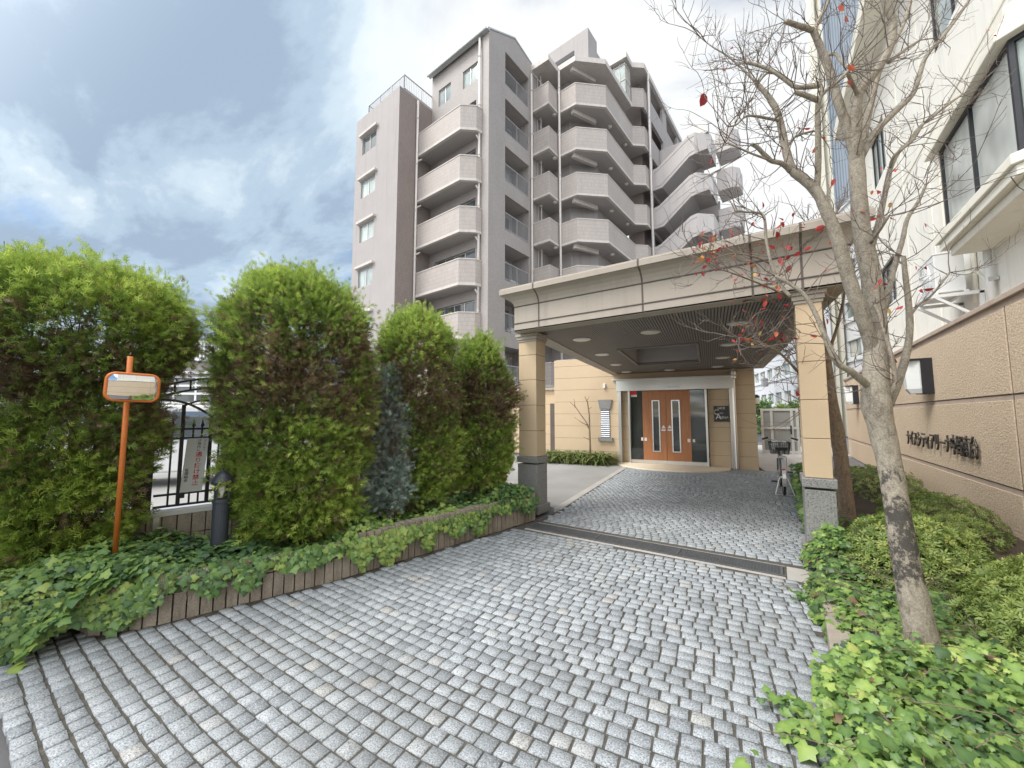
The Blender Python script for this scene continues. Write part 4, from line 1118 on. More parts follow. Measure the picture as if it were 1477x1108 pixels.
# ================================================================== RIGHT BOUNDARY WALL
XW = 2.3
rw = thing('boundary_wall', 'long rough tan stone wall with name lettering and lamps beside the tree', 'wall', (XW, 8, 0))
b = MB(); b.box((XW + .18, 8.5, 1.42), (.34, 23, 2.90)); b.build('wall_core', m_conc_pink, rw)
zj = [-.05, .64, 1.75, 2.80]; yj = [-3, 3.3, 7.02, 13.2, 20]
b = MB()
for z0, z1 in zip(zj[:-1], zj[1:]):
    for y0, y1 in zip(yj[:-1], yj[1:]):
        mt = .075 if z1 < 2 else .03
        b.box((XW + .006, (y0 + y1) / 2, (z0 + z1) / 2 - (mt - .02) / 2), (.014, y1 - y0 - .05, z1 - z0 - mt))
b.build('rough_panels', m_rough, rw, bev=.004)
b = MB()
for z in zj[1:3]: b.box((XW + .009, 8.5, z + .005), (.006, 22.9, .014))
for y in yj[1:-1]: b.box((XW + .0085, y, 1.38), (.006, .014, 2.84))
b.build('joint', m_groove, rw)
b = MB(); b.box((XW + .20, 8.5, 2.90), (.46, 23.1, .07)); b.build('coping', m_conc_pink, rw, bev=.008)
sg = thing('name_sign', 'dark raised metal lettering naming the building on the rough tan wall', 'sign', (XW, 9.9, 1.06))
m_letter = simple('dark_metal_letter', (.075, .065, .055), .45, .15, 6, metal=.3)
text('ナイスシティアリーナ中野南台', .3, sg, (XW - .030, 9.72, 1.06), (0, -1, 0), (0, 0, 1), m_letter, .022, 'lettering', w=3.45, h=.31, bold=.004)
b = MB()
for y in np.linspace(8.1, 11.35, 14): b.box((XW - .014, y, 1.06), (.034, .012, .012))
b.build('standoffs', m_letter, sg)
def sconce(y, label):
    t = thing('wall_lamp', label, 'lamp', (XW, y, 1.9), 'lamps on the boundary wall')
    P = [(0, -.17), (0, .17), (-.16, .17), (-.33, .09), (-.33, -.09), (-.16, -.17)]
    b = MB()
    for k, (z0, z1, s0, s1) in enumerate(((1.90, 1.98, .78, .92), (1.98, 2.48, .92, 1.0))):
        vs = [(XW - .012 + x * s0, y + w * s0, z0) for x, w in P] + [(XW - .012 + x * s1, y + w * s1, z1) for x, w in P]
        b.add(vs, ([tuple(range(5, -1, -1))] if k == 0 else [tuple(range(6, 12))]) + [(i, (i + 1) % 6, 6 + (i + 1) % 6, 6 + i) for i in range(6)])
    b.build('glass', m_sconce, t)
    b = MB()
    for s in (-1, 1): b.box((XW - .075, y + s * .185, 2.19), (.15, .028, .60))
    b.box((XW - .006, y, 2.19), (.012, .36, .60)); b.build('bracket', m_black, t, bev=.004)
    b = MB(); b.box((XW - .165, y, 2.50), (.33, .40, .03)); b.build('cap', m_black, t, bev=.004)
sconce(9.85, 'white faceted wall lamp with black sides above the lettering on the tan wall')
sconce(17.2, 'smaller-looking far wall lamp on the tan wall glimpsed between the two tree trunks')

# ================================================================== WHITE NEIGHBOUR BUILDING (right)
XB = 2.78
nb = thing('neighbour_building', 'white stucco building with a projecting bay window above the tan wall', 'building', (XB, 9, 2.9))
bay_y0, bay_y1, bz0, bz1 = 6.30, 8.62, 4.30, 5.60
YE, ZE = 17.2, 11.22
b = MB(); b.holed((XB, YE, 0), (0, -1, 0), (-1, 0, 0), (0, 19), (2.6, ZE), [(YE - 10.2, YE - 7.6, 8.25, 9.75), (YE - 15.6, YE - 13.9, 8.25, 9.75), (YE - 15.6, YE - 13.9, 4.6, 5.8), (YE - 5.6, YE - 3.2, 8.25, 9.75)], .14)
b.add([(XB, YE, 2.6), (XB + 8, YE, 2.6), (XB + 8, YE, ZE), (XB, YE, ZE)], [(3, 2, 1, 0)])
b.build('wall', m_plast, nb)
b = MB()
for y in (5.2, 10.9, 12.6, 16.3): b.box((XB - .004, y, 7), (.014, .03, 8.2))
for z in (7.05, 10.3): b.box((XB - .005, 7.6, z), (.016, 18.8, .05))
b.build('wall_joint', m_plast_sm, nb)
b = MB(); b.box((2.20, 7.6, 11.40), (.06, 19.4, .40)); b.box((2.9, 7.6, 11.33), (1.34, 19.4, .20)); b.build('eaves', m_plast_sm, nb)
b = MB(); b.box((XB - .02, 7.6, 2.99), (.10, 18.8, .12)); b.build('plinth_strip', m_plast_sm, nb)
for y, w, z0, z1 in ((10.2, 2.6, 8.25, 9.75), (15.6, 1.7, 8.25, 9.75), (15.6, 1.7, 4.6, 5.8), (5.6, 2.4, 8.25, 9.75)):
    window(nb, (XB, y, 0), (0, -1, 0), (-1, 0, 0), w, z0, z1, 3, m_glass_lt, m_black, inset=.08)
# bay
bp_ = [(XB, bay_y1 + .10), (2.28, bay_y1), (2.28, bay_y0), (XB, bay_y0 - .42)]
def bay_ring(o, za, zb_, mb, inner=0.0):
    pts = [(XB + .05, bay_y1 + .02 + o), (2.28 - o, bay_y1 + o), (2.28 - o, bay_y0 - o * .5), (XB + .05, bay_y0 - .47 - o)]
    mb.prism(pts[::-1], za, zb_)
b = MB(); bay_ring(.0, bz1 + .06, bz1 + .40, b); bay_ring(.10, bz1, bz1 + .10, b); bay_ring(.05, bz1 + .10, bz1 + .2, b); bay_ring(.07, bz0 - .12, bz0, b); bay_ring(.03, bz0 - .24, bz0 - .12, b); bay_ring(-.06, bz0 - .36, bz0 - .24, b)
b.box((2.32, bay_y1 - .07, (bz0 + bz1) / 2), (.10, .16, bz1 - bz0))
bay = b.build('bay', m_plast_sm, nb, bev=.01)
b = MB(); b.box((2.53, bay_y1 + .01, (bz0 + bz1) / 2), (.40, .04, bz1 - bz0)); b.build('bay_cheek', m_plast, nb)
w1 = window(nb, (2.29, bay_y1 - .15, 0), (0, -1, 0), (-1, 0, 0), bay_y1 - .15 - bay_y0, bz0, bz1, 2, m_bay, m_black, inset=.03)
dch = np.array([XB - 2.29, -.44, 0]); Lc = np.linalg.norm(dch); dch /= Lc; nch = np.array([-.44, -(XB - 2.29), 0]); nch /= np.linalg.norm(nch)
window(nb, (2.29, bay_y0, 0), dch, nch, Lc, bz0, bz1, 1, m_glass_lt, m_black, inset=.03)
# air conditioner on its wall bracket
ac = thing('air_conditioner', 'white outdoor air conditioner on a welded bracket above the tan wall', 'air conditioner', (2.5, 9.4, 3.4))
ya, yb, za, zb_ = 9.05, 9.86, 3.50, 4.14
b = MB(); b.box((2.44, (ya + yb) / 2, (za + zb_) / 2), (.34, yb - ya, zb_ - za)); b.box((2.44, (ya + yb) / 2, zb_ + .008), (.36, yb - ya + .02, .02)); b.build('casing', m_white, ac, bev=.012)
MB().lathe((2.275, 9.52, 3.82), [(.255, -.012), (.27, -.004), (.27, .012), (.255, .02)], 28, (-1, 0, 0)).build('fan_rim', m_white, ac)
b = MB()
for r in (.06, .11, .16, .21, .245): b.tube([(2.245, 9.52 + r * math.cos(a), 3.82 + r * math.sin(a)) for a in np.linspace(0, 2 * math.pi, 24, endpoint=False)], .005, 4, closed=True)
for k in range(8): a = k * math.pi / 4; b.box((2.245, 9.52 + .13 * math.cos(a), 3.82 + .13 * math.sin(a)), (.008, .25, .008), ((1, 0, 0), (0, math.cos(a), math.sin(a)), (0, -math.sin(a), math.cos(a))))
b.build('fan_grille', m_white, ac)
MB().lathe((2.262, 9.52, 3.82), [(.24, 0), (.24, .005)], 24, (-1, 0, 0)).build('fan_shadow', m_grate, ac)
b = MB()
for y in (9.02, 9.84):
    b.box((2.48, y, 3.44), (.64, .05, .05)); b.box((2.75, y, 3.22), (.05, .05, .46)); b.span((2.24, y, 3.43), (2.73, y, 3.02), .04, .045, (0, 1, 0))
for x in (2.26, 2.60): b.box((x, 9.43, 3.485), (.05, .84, .03))
b.build('bracket', m_white, ac)
b = MB(); b.tube([(2.60, 9.0, 3.75), (2.68, 8.85, 3.72), (2.74, 8.75, 3.5), (2.74, 8.6, 3.4)], .022, 8); b.tube([(2.74, 9.2, 3.3), (2.745, 9.15, 4.2)], .035, 8); b.build('pipes', m_plast_sm, ac, smooth=True)
vp = thing('vent_pipe', 'slim white vertical vent pipe fixed to the stucco wall by the air conditioner', 'pipe', (2.7, 8.6, 3))
b = MB(); b.tube([(2.70, 8.55, 3.06), (2.70, 8.55, 4.0)], .045, 10); b.build('pipe', m_white, vp, smooth=True)
b = MB(); b.box((2.72, 8.55, 3.5), (.1, .12, .05)); b.build('clip', m_alu, vp)

# blue grey tower beyond
gx0, gx1 = atd(1186, 300, 30), atd(1262, 300, 30)
tw = thing('grey_tower', 'tall blue-grey ribbed tower with cream edge strips behind the bare tree', 'building', (gx0 + gx1) / 2 * np.array([1, 1, 0]))
dx = (gx1 - gx0); dx[2] = 0; Lt = np.linalg.norm(dx); dx /= Lt; nt = np.array([dx[1], -dx[0], 0])
b = MB(); b.prism([tuple(gx0[:2]), tuple(gx1[:2]), tuple(gx1[:2] * 1.2), tuple(gx0[:2] * 1.2 + dx[:2] * .4)], -.5, 40); b.build('wall', m_blue_side, tw)
b = MB()
for k in range(int(Lt / .22)): b.box(np.array([*(gx0 + dx * (k * .22 + .1))[:2], 20.]) + nt * .02, (.10, .06, 39.8), (dx, -nt, _z))
b.build('ribs', m_blue_side, tw)
b = MB()
for o, w, m in ((-.15, .24, 0), (.42, .20, 0)): b.box(np.array([*(gx0 + dx * o)[:2], 18.]) + nt * .3, (w, .5, 36), (dx, -nt, _z))
b.build('edge_strip', m_yellow_side, tw)
b = MB(); b.box(np.array([*(gx0 - dx * .95)[:2], 8.]) + nt * .1, (.95, 1.0, 17), (dx, -nt, _z)); b.build('side_bay', m_far_white, tw)

# far white block with window bands (beyond the gate)
fp = atd(1118, 560, 44); fe = np.array([-.277, .961, 0]); fe = -fe; fn_ = np.array([fe[1], -fe[0], 0])
if fn_ @ (_c - fp) < 0: fn_ = -fn_
fb = thing('far_apartments', 'white apartment block with rows of windows seen beyond the metal gate', 'building', (fp[0], fp[1], 0))
o = np.array([fp[0], fp[1], 0]) - fe * 14; L = 34; rc = []
for k in range(5):
    x = .6
    while x < L - 2: rc.append((x, x + 1.9, 2.9 + 2.85 * k, 4.1 + 2.85 * k)); x += 2.7
b = MB(); b.holed(o, fe, fn_, (0, L), (-.5, 17), rc, .18); b.build('wall', m_far_white, fb)
for r in rc:
    b = MB(); b.box(o + fe * (r[0] + .95) - fn_ * .2 + _z * (r[2] + .6), (1.9, .04, 1.2), (fe, -fn_, _z), m_glass_lt)
    b.box(o + fe * (r[0] + .95) - fn_ * .14 + _z * (r[2] + .6), (.05, .06, 1.2), (fe, -fn_, _z), m_curtain)
    if random.random() < .6: b.box(o + fe * (r[0] + .55) - fn_ * .165 + _z * (r[2] + .6), (.7, .02, 1.0), (fe, -fn_, _z), m_curtain)
    b.build('window', None, fb)
b = MB()
for k in range(6): b.box(o + fe * L / 2 + fn_ * .05 + _z * (2.62 + 2.85 * k), (L, .12, .14), (fe, -fn_, _z))
b.build('floor_band', m_far_white, fb)
b = MB(); b.box(atd(1103, 552, 43.5), (.7, .5, .9), (fe, -fn_, _z)); b.build('wall_box', m_rail, fb)

# metal gate at the end of the path
GY = 19.0; gl, gr = float(onY(1100, 620, GY)[0]), float(onY(1151, 620, GY)[0]); gt = 1.80
mg = thing('metal_gate', 'silver framed mesh gate closing the path beside the entrance hall', 'gate', ((gl + gr) / 2, GY, 0))
b = MB()
for x in (gl, gl + .32, gr - .18, gr): b.box((x, GY, gt / 2), (.09, .08, gt))
for z in (.08, 1.02, gt - .05): b.box(((gl + gr) / 2, GY, z), (gr - gl, .07, .09))
b.build('frame', m_alu, mg)
b = MB(); b.box(((gl + gr) / 2, GY + .02, gt / 2), (gr - gl, .015, gt - .1)); b.build('mesh_panel', simple('perforated_sheet', (.25, .26, .25), .5, .12, 2, metal=.3), mg)
b = MB(); b.box((gr - .22, GY - .07, .95), (.05, .06, .34)); b.build('handle', m_black, mg)
b = MB()
for i in range(9): b.box((gl + .5 + i * .2, GY + .035, .55), (.02, .02, .95))
b.build('bars', m_alu, mg)

# ================================================================== BICYCLE
bk0 = onz(1133, 719, 0); bh = R(2)
bd = np.array([-math.sin(bh), math.cos(bh), 0]); bs = np.array([bd[1], -bd[0], 0])
bike = thing('bicycle', 'dark city bicycle with front basket parked on the cobbles by the right pillar', 'bicycle', bk0)
def K(x, y, z): return bk0 + bs * x + bd * y + _z * z
def wheel(y, nm):
    c = K(0, y, .335); n = 30
    circ = lambda r: [c + (bd * math.cos(a) + _z * math.sin(a)) * r for a in np.linspace(0, 2 * math.pi, n, endpoint=False)]
    w = MB().tube(circ(.312), .022, 8, closed=True).build(nm, m_rubber, bike, smooth=True)
    MB().tube(circ(.287), .012, 6, closed=True).build('rim', m_alu, w, smooth=True)
    b = MB()
    for k in range(14): a = k * 2 * math.pi / 14; b.tube([c + bs * .02 * (-1) ** k, c + (bd * math.cos(a) + _z * math.sin(a)) * .285], .0018, 3)
    b.lathe(c - bs * .05, [(.02, 0), (.025, .02), (.025, .08), (.02, .10)], 10, bs); b.build('spokes', m_alu, w)
    b = MB(); arc = [c + (bd * math.cos(a) + _z * math.sin(a)) * .352 for a in np.linspace(R(20), R(200), 16)]
    for p, q in zip(arc[:-1], arc[1:]): b.span(p, q, .055, .005, np.array(p) + np.array(q) - 2 * c)
    b.build('mudguard', m_alu, w)
    return w
rwh = wheel(0.32, 'rear_wheel'); wheel(1.40, 'front_wheel')
b = MB(); T = lambda *p, r=.016: b.tube(p, r, 8)
bbk = K(0, .78, .29); hs = K(0, 1.22, .80); st = K(0, .58, .72)
T(bbk, st, r=.018); T(bbk, K(0, 1.19, .66), r=.022); T(K(0, 1.26, .62), K(0, 1.16, .95), r=.02); T(bbk, K(.05, .32, .335), r=.010); T(bbk, K(-.05, .32, .335), r=.010); T(st - _z * .05, K(.05, .32, .335), r=.009); T(st - _z * .05, K(-.05, .32, .335), r=.009)
T(K(.05, 1.27, .60), K(.05, 1.40, .335), r=.011); T(K(-.05, 1.27, .60), K(-.05, 1.40, .335), r=.011); T(K(-.05, 1.27, .60), K(.05, 1.27, .60), r=.014)
b.build('frame', simple('bike_paint', (.10, .10, .11), .3, .1), bike, smooth=True)
b = MB(); b.tube([st, K(0, .55, .85)], .013, 8); b.build('seat_post', m_alu, bike)
b = MB(); b.add(*(lambda V: (V, [(0, 1, 2, 3), (0, 3, 7, 4), (4, 5, 1, 0), (1, 5, 6, 2), (3, 2, 6, 7), (7, 6, 5, 4)]))([K(-.11, .44, .89), K(-.03, .74, .87), K(.03, .74, .87), K(.11, .44, .89), K(-.09, .44, .83), K(-.02, .74, .84), K(.02, .74, .84), K(.09, .44, .83)]))
sdl = b.build('saddle', m_rubber, bike, bev=.03, seg=3)
b = MB()
for x in (-.05, .05): b.tube([K(x, .46, .83), K(x, .47, .77), K(x, .53, .77), K(x, .54, .83)], .008, 6)
b.build('saddle_spring', m_black, sdl)
b = MB(); b.tube([K(-.29, 1.00, 1.02), K(-.20, 1.06, 1.05), K(-.12, 1.14, 1.00), K(0, 1.16, .96), K(.12, 1.14, 1.00), K(.20, 1.06, 1.05), K(.29, 1.00, 1.02)], .012, 8)
hb = b.build('handlebar', m_alu, bike, smooth=True)
for s in (-1, 1):
    MB().tube([K(s * .20, 1.05, 1.048), K(s * .30, .985, 1.015)], .018, 10).build('grip', m_rubber, hb)
    MB().tube([K(s * .17, 1.11, 1.03), K(s * .22, 1.09, 1.00), K(s * .29, 1.03, .985)], .006, 6).build('brake_lever', m_alu, hb)
b = MB(); zb0, zb1 = .70, .94
def bring(z, e): return [K(-.16 - e, 1.24 - e, z), K(.16 + e, 1.24 - e, z), K(.16 + e, 1.50 + e, z), K(-.16 - e, 1.50 + e, z)]
for i in range(9): b.tube(bring(zb0 + (zb1 - zb0) * i / 8, .035 * i / 8), .0045 if i < 8 else .008, 4, closed=True)
lo_, hi_ = bring(zb0, 0), bring(zb1, .035)
for j in range(4):
    for i in range(11): f_ = i / 11; b.tube([lo_[j] + (lo_[(j + 1) % 4] - lo_[j]) * f_, hi_[j] + (hi_[(j + 1) % 4] - hi_[j]) * f_], .0035, 4)
for i in range(9): f_ = i / 8; b.tube([lo_[0] + (lo_[1] - lo_[0]) * f_, lo_[3] + (lo_[2] - lo_[3]) * f_], .0035, 4)
b.build('basket', m_black, bike)
b = MB(); b.box(K(0, 1.37, .86), (.29, .26, .20), (bs, bd, _z)); bag = b.build('bag', m_white, None, bev=.05, seg=3)
tag(bag, 'white bag sitting in the front basket of the bicycle', 'bag')
b = MB(); b.tube([K(-.06, .16, .72), K(-.06, .52, .72)], .006, 6); b.tube([K(.06, .16, .72), K(.06, .52, .72)], .006, 6)
for y in (.16, .28, .40, .52): b.tube([K(-.06, y, .72), K(.06, y, .72)], .005, 6)
for x in (-.06, .06): b.tube([K(x, .24, .72), K(x, .32, .34)], .005, 6)
b.build('rear_rack', m_alu, bike)
b = MB(); b.box(K(0, .02, .50), (.05, .02, .06), (bs, bd, _z)); b.build('reflector', m_red, bike, bev=.006)
b = MB(); b.tube([K(-.07, .78, .29), K(.07, .78, .29)], .016, 8); b.tube([K(-.075, .78, .29), K(-.085, .62, .21)], .009, 6); b.tube([K(.075, .78, .29), K(.085, .94, .37)], .009, 6)
cr = b.build('crank', m_alu, bike)
for s, y, z in ((-1, .62, .21), (1, .94, .37)): MB().box(K(s * .14, y, z), (.095, .075, .022), (bs, bd, _z)).build('pedal', m_rubber, cr, bev=.004)
b = MB(); b.tube([K(.06, .34, .33), K(.16, .30, .01)], .009, 6); b.tube([K(-.06, .34, .33), K(-.14, .30, .01)], .009, 6); b.tube([K(.16, .30, .01), K(-.14, .30, .01)], .008, 6); b.build('kickstand', m_alu, bike)
b = MB(); b.box(K(.055, .55, .31), (.012, .52, .09), (bs, bd, _z)); b.build('chain_guard', m_rail, bike, bev=.01)

# ================================================================== BEYOND THE IRON GATE
vc = atd(285, 640, 8.6); vd = np.array([.55, .83, 0]); vd /= np.linalg.norm(vd); vn = np.array([vd[1], -vd[0], 0])
vc[2] = 0
van = thing('parked_van', 'white and blue van parked behind the iron gate', 'van', vc)
A = lambda x, y, z: vc + vd * x - vn * y + _z * z
def vbox(x0, x1, y0, y1, z0, z1, m, nm, par, bev=.0):
    b = MB(); b.box(A((x0 + x1) / 2, (y0 + y1) / 2, (z0 + z1) / 2), (x1 - x0, y1 - y0, z1 - z0), (vd, -vn, _z)); return b.build(nm, m, par, bev=bev, seg=3)
side = [(-2.1, .28), (2.0, .28), (2.12, .55), (2.05, .95), (1.62, 1.66), (1.4, 1.74), (-1.95, 1.74), (-2.1, 1.6)]
b = MB(); b.extr([A(x, 0, z) for x, z in side], vn * -1.55); bd_ = b.build('body', m_white, van, bev=.05, seg=3)
m_vanblue = simple('van_blue', (.12, .17, .24), .3, .08)
vbox(-2.0, 1.5, -.012, .012, .98, 1.60, m_vanblue, 'side_band', bd_, .008)
for x0, x1 in ((-1.9, -.75), (-.68, .45), (.52, 1.35)): vbox(x0, x1, -.024, .0, 1.06, 1.50, m_glass, 'window', bd_, .02)
for x in (-1.35, 1.3):
    wv = MB().lathe(A(x, -.02, .30), [(.29, 0), (.30, .04), (.30, .18), (.29, .2)], 22, -vn).build('wheel', m_rubber, van); MB().lathe(A(x, -.035, .30), [(.17, 0), (.18, .03)], 18, -vn).build('hubcap', m_alu, wv)
vbox(-2.16, -2.08, .05, 1.5, .40, .58, m_rail, 'bumper', van, .02)
vbox(-.62, -.50, -.05, .0, .92, .96, m_black, 'door_handle', bd_)
b = MB(); b.box(A(1.55, -.16, 1.12), (.10, .16, .22), (vd, -vn, _z)); b.build('wing_mirror', m_black, van, bev=.02)

hc = atd(285, 540, 22); hd_ = np.array([.80, .60, 0]); hn = np.array([hd_[1], -hd_[0], 0]); hc[2] = 0
hs_ = thing('grey_house', 'grey tiled house with a white roof balcony glimpsed above the iron gate', 'house', hc)
Hh = lambda x, z, d=0: hc + hd_ * x + _z * z + hn * d
ht = 1.5 + (600 - 521) / 560 * 22
b = MB(); b.holed(Hh(-9, 0), hd_, hn, (0, 15), (-.3, ht), [(3.0, 12.5, 2.2, 3.7)], .2)
b.box(Hh(-1.5, ht / 2 - .2, -4), (15, 7.2, ht - .2), (hd_, -hn, _z)); b.build('wall', tile('house_tile', (.33, .29, .27), .23, .07, .006, (.22, .20, .19)), hs_)
b = MB(); b.box(Hh(-1.25, 2.95, -.1), (9.5, .06, 1.5), (hd_, -hn, _z)); wv = b.build('window', m_glass, hs_)
b = MB()
for x in np.linspace(-6, 3.5, 9): b.box(Hh(x, 2.95, -.05), (.10, .08, 1.5), (hd_, -hn, _z))
for z in (2.22, 2.75, 3.2, 3.72): b.box(Hh(-1.25, z, -.04), (9.5, .08, .12), (hd_, -hn, _z))
b.build('window_frame', m_white, wv)
b = MB(); b.box(Hh(-1.25, 3.95, .02), (15.2, .2, .14), (hd_, -hn, _z)); b.box(Hh(-1.5, ht + .05, 0), (15.3, .5, .14), (hd_, -hn, _z)); b.build('white_band', m_white, hs_)
b = MB()
for x in np.arange(-7, 5, .2): b.box(Hh(x, ht + .62, -.1), (.05, .05, 1.05), (hd_, -hn, _z))
b.box(Hh(-1, ht + 1.15, -.1), (12, .07, .07), (hd_, -hn, _z)); b.build('roof_railing', m_white, hs_)
b = MB(); b.extr([Hh(-4.2, ht + .3, -3), Hh(4.2, ht + .3, -3), Hh(4.4, ht + 1.5, -3), Hh(1.5, ht + 2.5, -3), Hh(-4.4, ht + 1.5, -3)], hn * -3); b.build('roof_storey', simple('grey_roof', (.28, .29, .30), .6, .08), hs_)
b = MB(); b.tube([Hh(1.2, ht, -2.5), Hh(1.2, ht + 4.6, -2.5)], .03, 6); b.tube([Hh(.5, ht + 4.2, -2.5), Hh(1.9, ht + 4.2, -2.5)], .02, 6); b.build('aerial', m_rail, hs_)

rp = atd(729, 622, 9.2); rb = thing('red_box', 'small red box on a post seen through the railing left of the pillar', 'box', (rp[0], rp[1], 0))
b = MB(); b.box(rp, (.27, .16, .24), (CB, CA, _z)); b.build('box', m_red, rb, bev=.015)
b = MB(); b.tube([(rp[0], rp[1], -.03), (rp[0], rp[1], rp[2] - .12)], .03, 8); b.build('post', m_red, rb)

# overhead wires on the left
pl_ = thing('power_line', 'thin dark overhead wires crossing low above the left hedge', 'wire', atd(60, 362, 45))
b = MB()
for dy in (0, 7, 14):
    P, Q = atd(-260, 283 + dy, 40), atd(520, 500 + dy * .6, 75); b.tube([P + (Q - P) * f_ - _z * 1.6 * math.sin(math.pi * f_) * .5 for f_ in np.linspace(0, 1, 14)], .022, 4)
b.tube([atd(6, 348, 42), atd(6, 370, 42)], .03, 4)
b.build('wires', m_black, pl_)

# ================================================================== VEGETATION
def quads(blades):
    v, f = [], []
    for (x0, y0), ang, L, w, dz in blades:
        o = len(v); a = R(ang); dx, dy = math.sin(a), math.cos(a); px_, py_ = dy, -dx
        v += [(x0, y0, 0), (x0 + dx * L * .45 + px_ * w, y0 + dy * L * .45 + py_ * w, dz * .5), (x0 + dx * L, y0 + dy * L, dz), (x0 + dx * L * .45 - px_ * w, y0 + dy * L * .45 - py_ * w, dz * .5)]
        f.append((o, o + 1, o + 2, o + 3))
    return np.array(v, float), np.array(f)
FROND = quads([((0, 0), 0, 1, .055, .12), ((0, .18), 48, .48, .05, .14), ((0, .26), -46, .50, .05, -.05), ((0, .42), 38, .46, .048, .10), ((0, .52), -38, .42, .045, .16), ((0, .68), 30, .30, .04, .05)])
FROND_S = quads([((0, 0), 0, 1, .07, .1), ((0, .25), 45, .5, .06, .12), ((0, .4), -42, .5, .06, .02)])

def conifer(name, label, cat, c, prof, seed, n, mat=m_conifer, group=None, brown=.18, size=.074, holes=.50, ratio=.85, stems=4, lump=.17, tops=1.0):
    """clipped conifer: prof = list of (z, radius along the hedge); feathery sprays spread through the outer shell of the volume"""
    r = np.random.default_rng(seed)
    t = thing(name, label, cat, (c[0], c[1], .27), group)
    zs = np.array([p[0] for p in prof]); rs = np.array([p[1] for p in prof])
    zz_ = np.linspace(zs[0], zs[-1], 260); rr_ = np.interp(zz_, zs, rs)
    area = (rr_ + .06) * np.hypot(np.gradient(zz_), np.gradient(rr_)); cdf = np.cumsum(area); cdf /= cdf[-1]
    PL = 8                                        # sprays per plume
    N = int(n * 3.3 / PL)
    z = np.interp(r.random(N), cdf, zz_) + r.normal(0, .01, N); th = r.random(N) * 2 * np.pi
    keep = (np.sin(th) > -.35) | (r.random(N) < .45); z, th = z[keep], th[keep]
    rad = np.interp(z, zs, rs)
    slope = np.interp(z, zz_, np.gradient(rr_, zz_))
    nv = nrm(np.stack([np.cos(th), np.sin(th), np.clip(-slope, -.6, 3)], 1))
    U3 = np.stack([np.cos(th) * rad, np.sin(th) * rad * ratio, z], 1)
    l1 = sn(U3, 3.6, seed + 1); l2 = sn(U3, 10, seed + 2)
    cav = sn(U3, 6.0, seed + 3) + .45 * sn(U3, 14, seed + 4)
    lowf = np.clip((zs[-1] - .22 - z) / .45, 0, 1)
    hole = cav * lowf > holes + .16
    dep = np.minimum(r.exponential(.05, len(z)), .30)
    rho = rad + lump * l1 + .05 * l2 - dep - .06
    rho = np.where(hole, rho - .10 - .16 * r.random(len(z)), rho); ok = ~hole | (r.random(len(z)) < .55)
    rho = np.maximum(rho, .02)
    L = np.stack([np.cos(th) * rho, np.sin(th) * rho * ratio, z], 1)[ok]
    nv, dep, hole, l1, l2, lowf = nv[ok], dep[ok], hole[ok], l1[ok], l2[ok], lowf[ok]
    Wd = lambda A: A[:, 0:1] * FD + A[:, 1:2] * FN + A[:, 2:3] * _z
    nW = Wd(nv); up = np.array([0, 0, 1.])
    pf = nrm(nW * (.7 + .5 * r.random((len(L), 1))) + up * (.25 + .75 * r.random((len(L), 1))) + r.normal(0, .38, (len(L), 3)))
    br = sn(L, 4.2, seed + 6) + .5 * sn(L, 11, seed + 7)
    zf = (L[:, 2] - zs[0]) / (zs[-1] - zs[0])
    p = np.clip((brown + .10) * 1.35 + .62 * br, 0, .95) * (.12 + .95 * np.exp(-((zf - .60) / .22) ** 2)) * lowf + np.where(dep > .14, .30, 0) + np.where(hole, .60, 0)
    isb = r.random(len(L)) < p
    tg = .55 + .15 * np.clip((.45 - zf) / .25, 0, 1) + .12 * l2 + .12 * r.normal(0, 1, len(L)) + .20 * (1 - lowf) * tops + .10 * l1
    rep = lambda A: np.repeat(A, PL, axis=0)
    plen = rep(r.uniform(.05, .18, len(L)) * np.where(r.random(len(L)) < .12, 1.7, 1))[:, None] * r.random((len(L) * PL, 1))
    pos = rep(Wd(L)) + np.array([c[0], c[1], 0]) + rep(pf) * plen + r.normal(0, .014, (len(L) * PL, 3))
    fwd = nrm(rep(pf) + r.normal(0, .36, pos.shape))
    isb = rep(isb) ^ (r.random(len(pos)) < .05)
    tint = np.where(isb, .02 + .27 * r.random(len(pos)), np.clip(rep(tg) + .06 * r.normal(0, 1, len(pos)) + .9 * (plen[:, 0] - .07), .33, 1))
    sz = size * r.uniform(.55, 1.15, len(pos)) * np.where(isb, .9, 1) * rep(1 + .22 * np.clip((.5 - zf) / .25, 0, 1))
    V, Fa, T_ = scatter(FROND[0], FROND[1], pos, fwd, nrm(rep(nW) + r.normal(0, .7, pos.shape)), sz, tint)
    # loose leader shoots along the top
    k = int(85 * rs.max() / .6)
    a = r.random(k) * 2 * np.pi; q = np.sqrt(r.random(k)) * rs.max() * .85; zt_ = np.interp(q, rs[::-1][:len(rs)], zs[::-1]) if False else None
    tp = []
    zi = np.linspace(zs[-1], zs[len(zs) // 2], 80); ri = np.interp(zi, zs, rs)
    ztop = np.interp(q, ri, zi)
    for i in range(k):
        h = r.uniform(.07, .24); base = np.array([math.cos(a[i]) * q[i], math.sin(a[i]) * q[i] * ratio, ztop[i] + lump * .45])
        for m in range(5): tp.append(base + np.array([r.normal(0, .008), r.normal(0, .008), h * m / 5]))
    tp = np.array(tp); pos2 = Wd(tp) + np.array([c[0], c[1], 0])
    V2, F2, T2 = scatter(FROND[0], FROND[1], pos2, nrm(np.tile(up, (len(tp), 1)) + r.normal(0, .22, (len(tp), 3))), nrm(r.normal(0, 1, (len(tp), 3))), np.full(len(tp), size * .8), np.clip(.62 + .2 * r.random(len(tp)), 0, 1))
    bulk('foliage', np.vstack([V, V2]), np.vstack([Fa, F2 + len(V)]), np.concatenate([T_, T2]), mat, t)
    # inner framework of stems and dead twigs
    b = MB(); C0 = np.array([c[0], c[1], 0.])
